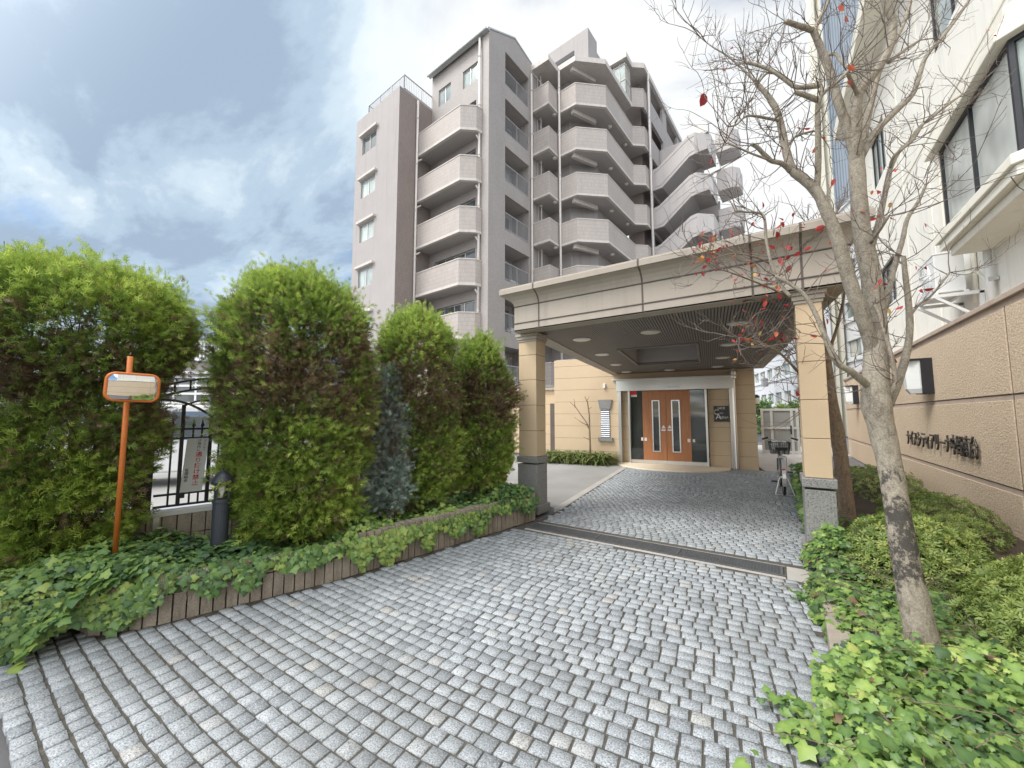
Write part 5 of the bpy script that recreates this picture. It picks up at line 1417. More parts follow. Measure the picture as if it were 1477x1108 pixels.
    hgt = zs[-1]
    for i in range(stems):
        a = r.random() * 6.28; q0 = .12 * r.random(); p0 = C0 + (FD * math.cos(a) + FN * math.sin(a)) * q0 + _z * .22
        p1 = C0 + (FD * math.cos(a) + FN * math.sin(a)) * (q0 + .22 * rs.max()) + _z * (hgt * .5); p2 = C0 + (FD * math.cos(a) + FN * math.sin(a)) * (.35 * rs.max()) + _z * (hgt * .85)
        b.tube([p0, (p0 + p1) / 2 + r.normal(0, .03, 3), p1, p2], [.035, .028, .02, .008], 6)
    b.build('trunk', m_stem, t, smooth=True)
    b = MB()
    for i in range(int(340 * rs.max() / .6)):
        z0 = r.uniform(zs[0] + .05, hgt * .92); a = r.random() * 6.28; rad_ = np.interp(z0 + .12, zs, rs) + .02
        o = FD * math.cos(a) + FN * math.sin(a) * ratio
        p0 = C0 + o * rad_ * r.uniform(.25, .6) + _z * z0; p2 = C0 + o * rad_ * r.uniform(.82, 1.04) + _z * (z0 + r.uniform(-.05, .22)); pm = (p0 + p2) / 2 + r.normal(0, .035, 3)
        b.tube([p0, pm, p2], [.006, .004, .0015], 3, cap=False)
        if r.random() < .6: b.tube([pm, pm + (p2 - pm) * .6 + r.normal(0, .05, 3)], [.003, .001], 3, cap=False)
    b.build('dead_twigs', m_stem, t)
    return t
def hl(s, off=.55):                       # point on the hedge line
    return np.array([-2.96, 5.05, 0]) - FD * s * 1.0 - FN * off
GRP = 'clipped conifers in the left planter'
def hpt(px, off=.55):
    best = min(np.linspace(-1, 6.5, 1500), key=lambda s: abs(CX + F * (lambda P: ((P - _c) @ _rt) / ((P - _c) @ _fh))(hl(s, off)) - px)); return hl(best, off)
conifer('clipped_conifer', 'broad round-topped green conifer directly behind the orange mirror post', 'conifer', hpt(108, .92), [(.40, .30), (.8, .38), (1.3, .41), (1.72, .44), (1.92, .64), (2.12, .78), (2.34, .78), (2.48, .68), (2.56, .50), (2.60, .24), (2.61, .02)], 21, 30000, group=GRP, brown=.36, holes=.26, stems=5, ratio=.72)
conifer('clipped_conifer', 'tallest widest conifer with large brown bare patches, right of the bollard lamp', 'conifer', hpt(432), [(.36, .44), (.7, .53), (1.3, .57), (1.9, .69), (2.35, .72), (2.58, .64), (2.73, .50), (2.82, .32), (2.87, .13), (2.88, .02)], 37, 32000, group=GRP, brown=.32, holes=.26, stems=6)
conifer('clipped_conifer', 'third conifer from the road, brownish upright one behind the blue-grey juniper', 'conifer', hpt(600), [(.50, .28), (.9, .42), (1.5, .46), (2.1, .49), (2.45, .47), (2.60, .38), (2.69, .24), (2.74, .09), (2.75, .02)], 43, 17000, group=GRP, brown=.43, holes=.24)
conifer('clipped_conifer', 'smallest clipped conifer, next to the stone pillar, lime green on top', 'conifer', hpt(694), [(.55, .20), (.95, .40), (1.5, .45), (2.0, .48), (2.3, .45), (2.42, .36), (2.50, .22), (2.54, .08), (2.55, .02)], 59, 15000, group=GRP, brown=.43, holes=.24)
conifer('clipped_conifer', 'conifer cut off by the left edge of the photo, mostly outside it', 'conifer', hl(5.95, .62), [(.40, .40), (1.2, .50), (1.9, .54), (2.3, .46), (2.52, .28), (2.6, .02)], 67, 13000, group=GRP, brown=.2)
conifer('juniper', 'slender blue-grey juniper between the two middle conifers of the hedge', 'conifer', hpt(562, .42), [(.42, .12), (.75, .19), (1.2, .20), (1.6, .15), (1.9, .07), (2.0, .01)], 71, 6500, mat=m_blueconifer, brown=.30, size=.075, holes=.45, ratio=1.0, stems=2, lump=.06, tops=.3)

# ------------------------------------------------------------------ ivy
IVY_O = [(0, 0), (.26, -.15), (.49, -.04), (.44, .17), (.60, .42), (.33, .53), (.0, 1.0)]
_ol = IVY_O + [(-x, y) for x, y in IVY_O[1:-1][::-1]]
IVY_V = np.array([(0, .26, .05)] + [(x, y, -.35 * abs(x) * abs(x) - .12 * y * y) for x, y in _ol]); _n = len(_ol)
IVY_F = np.array([(0, 1 + (i + 1) % _n, 1 + i) for i in range(_n)])
def ivy(name, P, Nn, size, seed, mat, label=None, spread=.55, parent=None, bright=0.0):
    r = np.random.default_rng(seed); n = len(P)
    n_ = nrm(Nn + r.normal(0, spread * .55, (n, 3)))
    f_ = nrm(r.normal(0, 1, (n, 3)) * np.array([1, 1, .4]) + np.array([0, 0, -.45])); f_ = nrm(f_ - n_ * (f_ * n_).sum(1, keepdims=True))
    tint = np.clip(.42 + bright + .20 * sn(P, 3.2, seed + 5) + .17 * r.normal(0, 1, n) + .10 * sn(P, 9, seed + 8), 0, 1)
    V, Fa, T_ = scatter(IVY_V, IVY_F, P, f_, n_, size * np.clip(r.lognormal(-.25, .36, n), .3, 1.4), np.where(r.random(n) < .012, 0.0, np.maximum(tint, .07)))
    T_ = T_.reshape(n, -1).copy(); k_ = T_[:, 0] > .05; T_[k_, 0] += .16; T_[k_, 4] -= .06; T_ = np.clip(T_, 0, 1).ravel()
    o = bulk(name, V, Fa, T_, mat, parent)
    return o
r = np.random.default_rng(5)
def between(n):                               # random points on the left planter, s along, w across 0..1
    s = r.uniform(-.05, 6.3, n); w = r.random(n)
    return s, w
n = 19000; s, w = between(n)
fr_ = np.array([[np.interp(5.05 - k * .98, [-1.2, .68, .92, 2.06, 5.02], [-4.15, -3.97, -3.8, -3.44, -2.99]), 5.05 - k * .98, 0] for k in s])
P = fr_ - FN * (w[:, None] * 1.04 - .03)
hgt = .31 + .09 * sn(P, 4.0, 91) + .05 * sn(P, 11, 92) + .10 * np.exp(-((s - 4.6) / .8) ** 2) + .12 * np.exp(-((s - .45) / .55) ** 2) * (w < .75) + .06 * np.exp(-((s - 2.6) / .5) ** 2)
hgt = hgt - .10 * np.clip((.06 - w) / .06, 0, 1)
P[:, 2] = np.maximum(hgt, .29) + r.normal(0, .02, n) - np.abs(r.normal(0, .03, n))
N_ = np.tile(np.array([0, 0, 1.]), (n, 1)) + FN * (.75 * np.clip(.35 - w, 0, 1) / .35)[:, None]
sel = ~((s > 5.55))
# trailing over the wall
sd2 = []
for (sc_0, wd, ln, k) in ((5.6, .45, .33, 900), (4.85, .42, .32, 1000), (4.35, .22, .30, 420), (3.85, .12, .18, 160), (3.62, .09, .24, 130), (3.2, .30, .14, 260), (2.72, .10, .30, 200), (2.45, .14, .34, 300), (2.2, .22, .15, 200), (1.95, .10, .30, 170), (1.55, .22, .22, 260), (1.2, .15, .30, 240), (.7, .25, .12, 160), (.25, .20, .20, 260)):
    for _ in range(k):
        q = np.clip(r.normal(0, .5), -1.2, 1.2); hh = ln * (1 - .5 * abs(q)) * r.random() ** .8
        ss = sc_0 + q * wd; y = 5.05 - ss * .98
        x = np.interp(y, [-1.2, .68, .92, 2.06, 5.02], [-4.15, -3.97, -3.8, -3.44, -2.99])
        sd2.append(np.array([x, y, 0]) + FN * (.02 + .05 * r.random() + .03 * math.sin(hh * 9)) + _z * max(.01, .33 - hh))
sd2 = np.array(sd2)
P2 = np.vstack([P[sel], sd2]); N2 = np.vstack([N_[sel], np.tile(FN * .9 + _z * .35, (len(sd2), 1))])
tag(ivy('ivy_cover', P2, N2, .052, 101, m_ivy_l, bright=.20), kind='stuff')
# the mass spilling over the corner by the road
n = 2600; P = np.stack([r.uniform(-5.6, -3.8, n), r.uniform(.36, 1.0, n), np.zeros(n)], 1)
fr2 = np.clip((P[:, 1] - .36) / .30, 0, 1); P[:, 2] = .02 + (.33 + .07 * sn(P, 5, 77)) * fr2 ** .7 + r.normal(0, .02, n)
N2 = np.tile(np.array([.1, -.7, .8]), (n, 1))
tag(ivy('ivy_corner', P, N2, .066, 102, m_ivy_l, bright=.26), kind='stuff')

# ------------------------------------------------------------------ right planter
b = MB(); b.prism([(.17, .4), (.17, 2.0), (.24, 4.2), (.29, 5.05), (.40, 5.05), (.36, 4.2), (.29, 2.0), (.29, .4)][::-1], -.1, .11)
kb = b.build('planter_kerb', m_kerb, None, bev=.01); tag(kb, 'low weathered kerb edging the ivy bed on the right of the drive', 'kerb')
b = MB(); b.prism([(.29, .3), (2.31, .3), (2.31, 12.8), (.35, 12.8), (.35, 5.0)], -.1, .07); tag(b.build('bed_soil', m_soil), kind='structure')
b = MB(); b.prism([(.24, 5.6), (.34, 5.6), (.36, 12.6), (.28, 12.6)], -.1, .16); kb2 = b.build('planter_kerb', m_concrete, None, bev=.01); tag(kb2, 'low concrete kerb behind the right pillar beside the bicycle', 'kerb')
n = 27000
P = np.stack([r.uniform(.10, 1.75, n), .75 + 4.4 * r.random(n) ** 1.15, np.zeros(n)], 1)
edge = .14 + .10 * sn(P * np.array([0, 1, 0]) + .1, 5.5, 55) + .05 * sn(P * np.array([0, 1, 0]), 14, 56)
spill = np.where(P[:, 1] < 2.75, -.20 * np.exp(-((P[:, 1] - 2.45) / .28) ** 2) - .22 * np.exp(-((P[:, 1] - 1.75) / .35) ** 2), .02) + np.where(abs(P[:, 1] - 3.2) < .17, .18, 0)
e = edge + spill
ok = P[:, 0] > e; P = P[ok]; e = e[ok]; n = len(P)
rise = np.clip((P[:, 0] - e) / .22, 0, 1) ** .6
P[:, 2] = .03 + rise * (.115 + .07 * sn(P, 4.2, 33) + .035 * sn(P, 11, 34)) + r.normal(0, .03, n) - np.abs(r.normal(0, .05, n)) + .06 * np.clip((P[:, 0] - .5) / .6, 0, 1)
P[:, 2] += .10 * rise * np.exp(-((P[:, 0] - .28) / .20) ** 2) + .30 * np.exp(-((P[:, 0] - .42) / .22) ** 2 - ((P[:, 1] - 4.85) / .26) ** 2) * r.random(n) ** .4
P[:, 2] = np.maximum(P[:, 2], .015)
N_ = np.stack([-.9 * (1 - rise) - .15, np.full(n, -.35), np.full(n, 1.0)], 1)
tag(ivy('ivy_bed', P, N_, .045, 103, m_ivy, bright=.07), kind='stuff')
# spill strands on the paving
sp = []
for (x0, y0, dx, dy, k) in ((.10, 2.48, -.20, .05, 34), (.08, 2.34, -.14, -.06, 24), (.05, 1.85, -.25, -.05, 40), (.05, 1.7, -.18, .07, 30), (.2, 4.05, -.16, -.02, 14), (.05, 2.0, -.2, .02, 20), (-.05, 1.62, -.2, -.02, 30)):
    for _ in range(k): q = r.random(); sp.append((x0 + dx * q + r.normal(0, .025), y0 + dy * q + r.normal(0, .03), .03 + .05 * r.random() * (1 - q * .5)))
sp = np.array(sp); tag(ivy('ivy_strands', sp, np.tile(np.array([-.2, -.3, 1.]), (len(sp), 1)), .058, 107, m_ivy, bright=.06), kind='stuff')
n = 1500; P = np.stack([r.uniform(.22, .75, n), r.uniform(5.65, 11, n), np.zeros(n)], 1); P[:, 2] = .15 + .22 * np.clip(sn(P, 3, 61), -.3, 1) + .12 * r.random(n)
tag(ivy('ivy_behind_pillar', P, np.tile(np.array([-.5, -.4, 1.]), (n, 1)), .075, 109, m_ivy_l, bright=.05), kind='stuff')

rr0 = np.random.default_rng(12); b = MB()
for i in range(150):
    y = rr0.uniform(1.0, 4.8); x = rr0.uniform(.15, 1.3); d = nrm(np.array([rr0.normal(), rr0.normal(), 0.])); p = np.array([x, y, .26]); pts = []
    for k in range(6): pts.append(p.copy()); p = p + d * .06 + np.array([rr0.normal(0, .02), rr0.normal(0, .02), rr0.normal(0, .02)]); p[2] = max(.05, p[2])
    b.tube(pts, .0022, 4, cap=False)
for i in range(60):
    s_ = rr0.uniform(0, 5.4); y = 5.05 - s_ * .98; x = np.interp(y, [-1.2, .68, .92, 2.06, 5.02], [-4.15, -3.97, -3.8, -3.44, -2.99]); p = np.array([x, y, .36]) + FN * .03
    b.tube([p, p + FN * .04 - _z * .06, p + FN * .05 - _z * rr0.uniform(.12, .26) + FD * rr0.normal(0, .05)], .0022, 4, cap=False)
tag(b.build('ivy_stems', m_stem), kind='stuff')
LEAF2 = (np.array([(0, 0, 0), (.24, .45, -.05), (0, 1, .05), (-.24, .45, -.05)], float), np.array([(0, 1, 2, 3)]))
def whorl(k=6):
    v, f = [], []
    for i in range(k):
        a = 2 * math.pi * i / k; ca, sa = math.cos(a), math.sin(a); o = len(v)
        for x, y, z in ((0, .05, 0), (.17, .5, .22), (0, 1, .30), (-.17, .5, .22)): v.append((x * ca + y * sa * .0 + y * sa, z + .0 + (0), 0) if False else (y * sa + x * ca, z * 1.0, y * ca - x * sa))
        f.append((o, o + 1, o + 2, o + 3))
    return np.array(v), np.array(f)
WH = whorl()
def azalea(label, c, rad, h, n, seed):
    rr = np.random.default_rng(seed); t = thing('azalea_bush', label, 'shrub', (c[0], c[1], .07), 'azaleas along the tan wall')
    th = rr.random(n) * 6.283; q = np.sqrt(rr.random(n)); x = np.cos(th) * q; y = np.sin(th) * q
    P = np.stack([x * rad[0], y * rad[1], h * np.sqrt(np.clip(1 - q ** 2.6, 0, 1)) * (.72 + .3)], 1)
    lump = sn(P, 6, seed + 1) + .4 * sn(P, 15, seed + 2); dep = rr.exponential(.05, n)
    P[:, 2] = .07 + np.maximum(.04, P[:, 2] * (.9 + .16 * lump) - dep); P[:, :2] *= (1 + .08 * lump)[:, None]
    out = np.stack([x * .9, y * .9, np.full(n, .75)], 1)
    P += np.array([c[0], c[1], 0])
    fw = nrm(out + rr.normal(0, .4, (n, 3)))
    tint = np.clip(.50 + .2 * lump + .2 * rr.normal(0, 1, n), 0, 1)
    V, Fa, T_ = scatter(WH[0], WH[1], P, fw, nrm(rr.normal(0, 1, (n, 3))), .040 * rr.uniform(.6, 1.25, n), tint)
    bulk('foliage', V, Fa, T_, m_azalea, t)
    b = MB()
    for i in range(130):
        a = rr.random() * 6.28; k = rr.uniform(.3, .98); p0 = np.array([c[0], c[1], .06]) + np.array([math.cos(a) * rad[0], math.sin(a) * rad[1], 0]) * k * .55
        p1 = np.array([c[0] + math.cos(a) * rad[0] * k, c[1] + math.sin(a) * rad[1] * k, .07 + h * math.sqrt(max(.05, 1 - k ** 2.6)) * .92]); b.tube([p0, (p0 + p1) / 2 + rr.normal(0, .03, 3), p1], [.006, .004, .002], 4, cap=False)
    b.build('stems', m_stem, t)
azalea('large azalea bush filling the corner between the leaning tree trunk and the tan wall', (1.55, 3.65), (.68, 1.0), .50, 5200, 301)
azalea('azalea bush nearest the viewer at the right edge, twiggy at its foot', (1.50, 2.20), (.62, .70), .48, 3600, 305)
azalea('smaller azalea bush at the foot of the thin second tree by the granite pillar', (.93, 4.85), (.56, .50), .56, 3000, 309)
azalea('farthest azalea bush along the tan wall, mostly hidden by the pillar and trunks', (1.5, 10.2), (.7, 1.6), .45, 1300, 317)
azalea('far azalea bush along the tan wall behind the granite pillar', (1.6, 7.2), (.55, 1.1), .42, 1500, 313)
sl_ = onz(1262, 925, .21); t = thing('garden_spotlight', 'small dark garden spotlight half hidden in the ivy left of the trunk', 'lamp', (sl_[0], sl_[1], .07))
b = MB(); b.lathe(sl_ - np.array([0, 0, .02]), [(.02, -.05), (.042, -.04), (.046, .04), (.05, .05), (.044, .055)], 16, (-.45, .1, .85)); b.build('housing', m_navy, t, smooth=True)
b = MB(); b.tube([(sl_[0], sl_[1], .05), sl_ - _z * .03], .012, 8); b.build('stake', m_navy, t)

# ------------------------------------------------------------------ bare trees
def path(pts, r0, r1=None):
    P = [atd(x, y, d) for x, y, d in pts]; k = len(P)
    rad = list(np.linspace(r0, r1, k)) if r1 is not None else r0
    # smooth (Catmull-Rom) so limbs bend, not kink
    out, ro = [], []
    for i in range(k - 1):
        p0, p1, p2, p3 = P[max(0, i - 1)], P[i], P[i + 1], P[min(k - 1, i + 2)]
        for j in range(4):
            t_ = j / 4; out.append(.5 * (2 * p1 + (p2 - p0) * t_ + (2 * p0 - 5 * p1 + 4 * p2 - p3) * t_ ** 2 + (3 * p1 - p0 - 3 * p2 + p3) * t_ ** 3)); ro.append(rad[i] + (rad[i + 1] - rad[i]) * t_)
    out.append(P[-1]); ro.append(rad[-1]); return out, ro
def limb(b, pts, r0, r1, n=9, jit=.06):
    r0 *= .74; r1 *= .74
    o, rr = path(pts, r0, r1); rr = [q * (1 + random.uniform(-jit, jit)) for q in rr]; b.tube(o, rr, n); LIMBS.append((o, rr)); return o
def twig(b, p, d, L, r0, lvl, tips, drop=.0):
    p = np.array(p, float); d = np.array(d, float); d /= np.linalg.norm(d); k = 5; pts = [p]
    for i in range(k):
        d = d + np.array([random.gauss(0, .16), random.gauss(0, .16), random.gauss(.05 - drop, .14)]); d /= np.linalg.norm(d)
        p = p + d * L / k; pts.append(p)
    b.tube(pts, list(np.linspace(r0, max(.0009, r0 * .35), k + 1)), 4, cap=False)
    tips.append((pts[-1], d))
    if lvl > 0:
        for i in range(random.randint(2, 4)):
            j = random.randint(1, k); q = nrm(np.array([random.gauss(0, 1), random.gauss(0, 1), random.gauss(.25, .8)])); twig(b, pts[j], d * .8 + q * .75, L * random.uniform(.4, .75), r0 * .62, lvl - 1, tips, drop)
AL = (np.array([(0, 0, 0), (.20, .22, .05), (.27, .5, .07), (.16, .8, .0), (0, 1, -.12), (-.16, .8, .0), (-.27, .5, .07), (-.20, .22, .05), (0, .5, -.03)], float), np.array([(8, 0, 1), (8, 1, 2), (8, 2, 3), (8, 3, 4), (8, 4, 5), (8, 5, 6), (8, 6, 7), (8, 7, 0)]))
def leaves(parent, P, seed, size=.055):
    rr = np.random.default_rng(seed); n = len(P); P = np.array(P)
    fw = nrm(rr.normal(0, .7, (n, 3)) + np.array([0, 0, -.7])); 
    V, Fa, T_ = scatter(AL[0], AL[1], P, fw, nrm(rr.normal(0, 1, (n, 3))), size * rr.uniform(.6, 1.2, n), np.clip(rr.beta(1.3, 1.7, n), 0, 1))
    bulk('leaves', V, Fa, T_, m_autumn, parent)

# --- near tree
LIMBS = []
tb = onz(1336, 958, .10); d0 = float((tb - _c) @ _fw)
t1 = thing('bare_tree', 'large nearly leafless tree with thick leaning pale trunk in front of the lettering', 'tree', tb)
b = MB()
o, rr = path([(1348, 985, d0 - .02), (1336, 945, d0), (1319, 870, d0 + .03), (1302, 785, d0 + .08), (1287, 690, d0 + .14), (1273, 625, d0 + .18), (1263, 580, d0 + .2), (1263, 540, d0 + .23), (1264, 480, d0 + .27), (1256, 400, d0 + .32), (1243, 335, d0 + .36), (1238, 270, d0 + .40), (1235, 222, d0 + .43)], [.100, .082, .070, .062, .058, .064, .074, .066, .058, .052, .048, .044, .042])
rr = [q * (1 + .03 * math.sin(i * 1.7)) for i, q in enumerate(rr)]
b.tube(o, rr, 20); LIMBS.append((o[26:], rr[26:]))
D = d0 + .3
limb(b, [(1238, 240, D + .12), (1222, 185, D + .14), (1207, 140, D + .16), (1194, 95, D + .18), (1182, 65, D + .2), (1172, 42, D + .2)], .042, .026)
limb(b, [(1172, 44, D + .2), (1155, 38, D + .16), (1133, 31, D + .12)], .024, .019)
limb(b, [(1174, 44, D + .2), (1184, 24, D + .24), (1194, 2, D + .28), (1202, -40, D + .3)], .022, .015)
limb(b, [(1192, 80, D + .18), (1205, 78, D + .14), (1212, 88, D + .1), (1225, 100, D + .05)], .014, .010)
limb(b, [(1235, 235, D + .12), (1235, 190, D + .1), (1238, 138, D + .1), (1262, 105, D + .1), (1282, 72, D + .1), (1288, 32, D + .1), (1278, 8, D + .1), (1268, -40, D + .1)], .045, .024)
limb(b, [(1238, 138, D + .1), (1228, 118, D + .02), (1222, 104, D - .06)], .018, .013)
limb(b, [(1240, 235, D + .14), (1252, 165, D + .25), (1266, 108, D + .35), (1282, 75, D + .45), (1305, 30, D + .55), (1318, -20, D + .6)], .034, .016)
limb(b, [(1243, 225, D + .12), (1262, 192, D + .2), (1287, 165, D + .3), (1316, 136, D + .42), (1326, 108, D + .5), (1337, 80, D + .58), (1366, 45, D + .7), (1398, 0, D + .85), (1420, -40, D + .95)], .032, .013)
limb(b, [(1282, 90, D + .12), (1305, 72, D + .2), (1327, 58, D + .3)], .016, .011)
limb(b, [(1264, 520, D - .04), (1248, 470, D - .06), (1226, 408, D - .06), (1206, 340, D - .05), (1190, 300, D - .04), (1177, 276, D - .02), (1158, 258, D), (1143, 245, D + .02), (1133, 215, D + .06), (1126, 180, D + .1), (1118, 155, D + .13), (1107, 138, D + .15), (1090, 119, D + .18)], .055, .019)
limb(b, [(1090, 119, D + .18), (1068, 97, D + .22), (1048, 80, D + .25), (1028, 68, D + .28), (1010, 54, D + .3)], .010, .004)
limb(b, [(1178, 276, D - .02), (1180, 240, D - .05), (1180, 195, D - .08), (1180, 150, D - .1), (1190, 132, D - .12), (1208, 118, D - .14), (1226, 100, D - .16)], .026, .012)
limb(b, [(1180, 145, D - .1), (1163, 138, D - .1), (1147, 133, D - .1)], .022, .017)
limb(b, [(1182, 124, D - .1), (1158, 126, D - .08), (1144, 124, D - .06), (1120, 106, D - .03), (1098, 96, D), (1076, 90, D + .02)], .020, .012)
limb(b, [(1120, 106, D - .03), (1106, 106, D), (1094, 120, D + .03)], .011, .008)
limb(b, [(1140, 247, D + .02), (1128, 236, D), (1110, 231, D - .02), (1094, 214, D - .04), (1084, 208, D - .05)], .021, .014)
limb(b, [(1110, 231, D - .02), (1085, 222, D - .06), (1062, 212, D - .1), (1046, 206, D - .12)], .010, .004)
limb(b, [(1133, 216, D + .06), (1146, 198, D + .02), (1158, 193, D), (1174, 189, D - .02)], .012, .009)
limb(b, [(1124, 174, D + .1), (1108, 171, D + .08), (1092, 168, D + .06), (1076, 168, D + .04), (1062, 180, D + .02), (1050, 183, D)], .014, .006)
limb(b, [(1282, 585, D - .06), (1296, 548, D - .02), (1306, 515, D + .02), (1312, 478, D + .06), (1310, 435, D + .1), (1306, 400, D + .12), (1303, 370, D + .14)], .034, .018)
limb(b, [(1275, 575, D - .12), (1288, 560, D - .14), (1290, 535, D - .14), (1282, 500, D - .13), (1272, 465, D - .1), (1262, 440, D - .06)], .020, .011)
limb(b, [(1268, 465, D + .0), (1276, 445, D + .06), (1284, 408, D + .12), (1292, 378, D + .18), (1302, 345, D + .24), (1309, 315, D + .3), (1324, 292, D + .36), (1335, 268, D + .42)], .030, .013)
limb(b, [(1256, 360, D + .05), (1266, 325, D + .1), (1275, 285, D + .16), (1284, 244, D + .22), (1296, 220, D + .28), (1312, 204, D + .34), (1326, 184, D + .4), (1357, 159, D + .5), (1388, 136, D + .6)], .026, .011)
limb(b, [(1284, 244, D + .22), (1290, 225, D + .16), (1316, 203, D + .12), (1332, 178, D + .1)], .015, .009)
limb(b, [(1256, 350, D + .0), (1270, 330, D - .1), (1281, 312, D - .16)], .014, .012)
limb(b, [(1310, 460, D + .08), (1325, 440, D + .14), (1340, 430, D + .2), (1357, 410, D + .26), (1370, 393, D + .32)], .012, .008)
limb(b, [(1262, 565, D - .06), (1242, 548, D - .12), (1226, 535, D - .14), (1208, 524, D - .14), (1196, 500, D - .13), (1188, 480, D - .12), (1176, 452, D - .1), (1160, 425, D - .08), (1140, 410, D - .05), (1118, 398, D - .02)], .030, .011)
limb(b, [(1140, 428, D - .04), (1124, 408, D), (1112, 378, D + .02), (1105, 345, D + .04), (1103, 318, D + .05), (1097, 308, D + .06), (1078, 306, D + .06), (1060, 304, D + .06)], .014, .009)
b.build('trunk', m_bark, t1, smooth=True)
b = MB(); tips = []; n_lead = 0
for o, rr in LIMBS:
    L = len(o)
    for i in range(2, L):
        if random.random() < .46 * (1.0 if rr[i] < .024 else .36):
            d = nrm(o[min(i + 1, L - 1)] - o[i - 1] + 1e-6); q = nrm(np.array([random.gauss(0, 1), random.gauss(0, 1), random.gauss(.35, .7)])); q = nrm(q - d * (q @ d))
            twig(b, o[i] + q * rr[i] * .8, q * .9 + d * .5, random.uniform(.10, .40), .0034, random.choice([0, 1, 1, 2]), tips)
    for _ in range(3): twig(b, o[-1], (o[-1] - o[-3]) + nrm(np.array([random.gauss(0, 1) for _ in range(3)])) * .06, random.uniform(.18, .5), .0036, 2, tips)
b.build('twigs', m_twig, t1, smooth=True)
def near(tp, boxes, n):
    out = []
    for (x0, y0, x1, y1, k) in boxes:
        c = []
        for p, d in tp:
            q = p - _c; dd = q @ _fw; X_, Y_ = CX + F * (q @ _rt) / dd, CY - F * (q @ _up) / dd
            if x0 < X_ < x1 and y0 < Y_ < y1: c.append(p)
        random.shuffle(c); out += [p + np.array([random.gauss(0, .008) for _ in range(3)]) for p in c[:k]]
    return out
lv = near(tips, [(1195, 240, 1300, 340, 16), (1120, 180, 1200, 330, 8), (1260, 300, 1340, 480, 12), (1080, 300, 1200, 480, 40), (1195, 0, 1225, 30, 3), (1010, 30, 1470, 560, 14), (1190, 580, 1300, 680, 5)], 0)
leaves(t1, lv, 401, .047)
q = atd(1012, 147, 2.6); V_, F_, T__ = scatter(AL[0], AL[1], np.array([q - _z * .035 - _rt * .012]), np.array([_z * 1.0 + _rt * .45]), np.array([_fw * -1.0 + _rt * .25]), np.array([.115]), np.array([.05]))
bulk('falling_leaf', V_, F_, T__, m_autumn, t1)
b = MB(); b.tube([atd(1013, 137, 2.6), atd(1022, 118, 2.6), atd(1034, 96, D + .26), atd(1040, 76, D + .26)], .0006, 3); b.build('added_thread', m_twig, t1)  # thread made up to tie the falling leaf to the tree

# --- second tree, thinner, by the pillar
LIMBS = []; E0 = 4.45
t2 = thing('bare_tree', 'thinner brown-trunked tree with red leaves standing between the pillar and the near tree', 'tree', atd(1224, 775, E0) * np.array([1, 1, 0]) + _z * .08)
b = MB()
o, rr = path([(1226, 785, E0), (1222, 740, E0), (1215, 680, E0 + .02), (1208, 626, E0 + .04), (1198, 574, E0 + .06), (1191, 520, E0 + .08), (1184, 470, E0 + .1), (1176, 420, E0 + .12), (1170, 370, E0 + .15), (1166, 330, E0 + .2)], [.090, .078, .070, .068, .060, .054, .045, .036, .026, .014])
b.tube(o, rr, 14); LIMBS.append((o[20:], rr[20:]))
limb(b, [(1198, 570, E0 + .04), (1180, 556, E0 - .05), (1156, 541, E0 - .15), (1138, 522, E0 - .25), (1120, 506, E0 - .35), (1095, 494, E0 - .45), (1066, 487, E0 - .55)], .028, .009)
limb(b, [(1188, 500, E0 + .08), (1172, 470, E0), (1150, 440, E0 - .1), (1120, 420, E0 - .25), (1085, 405, E0 - .4), (1050, 392, E0 - .5)], .026, .008)
limb(b, [(1182, 455, E0 + .1), (1160, 420, E0 + .05), (1130, 395, E0 - .1), (1100, 375, E0 - .2), (1060, 366, E0 - .3), (1020, 376, E0 - .4)], .024, .006)
limb(b, [(1190, 520, E0 + .08), (1205, 480, E0), (1215, 440, E0 - .05), (1222, 400, E0 - .1)], .028, .012)
limb(b, [(1174, 400, E0 + .1), (1150, 370, E0 + .1), (1120, 350, E0 + .05), (1080, 345, E0)], .020, .007)
limb(b, [(1176, 430, E0 + .12), (1190, 390, E0 + .2), (1200, 350, E0 + .2), (1205, 310, E0 + .2)], .018, .008)
limb(b, [(1194, 545, E0 + .06), (1172, 535, E0 + .1), (1152, 511, E0 + .1), (1138, 513, E0 + .1)], .012, .008)
limb(b, [(1187, 592, E0 + .02), (1170, 590, E0 - .1), (1158, 588, E0 - .15)], .014, .010)
b.build('trunk', m_bark2, t2, smooth=True)
b = MB(); tips = []
for o, rr in LIMBS:
    L = len(o)
    for i in range(2, L):
        if random.random() < .85:
            d = nrm(o[min(i + 1, L - 1)] - o[i - 1] + 1e-6); q = nrm(np.array([random.gauss(0, 1), random.gauss(0, 1), random.gauss(.2, .7)])); q = nrm(q - d * (q @ d))
            twig(b, o[i] + q * rr[i] * .8, q * .9 + d * .6, random.uniform(.15, .55), .0055, random.choice([1, 1, 2]), tips)
    for _ in range(3): twig(b, o[-1], (o[-1] - o[-3]) + nrm(np.array([random.gauss(0, 1) for _ in range(3)])) * .08, random.uniform(.2, .5), .006, 2, tips)
b.build('twigs', m_twig, t2, smooth=True)
lv = near(tips, [(1000, 330, 1130, 440, 90), (1060, 380, 1200, 500, 50), (1020, 470, 1140, 520, 22), (1120, 300, 1230, 400, 40), (1150, 540, 1260, 740, 14)], 0)
leaves(t2, lv, 411, .060)

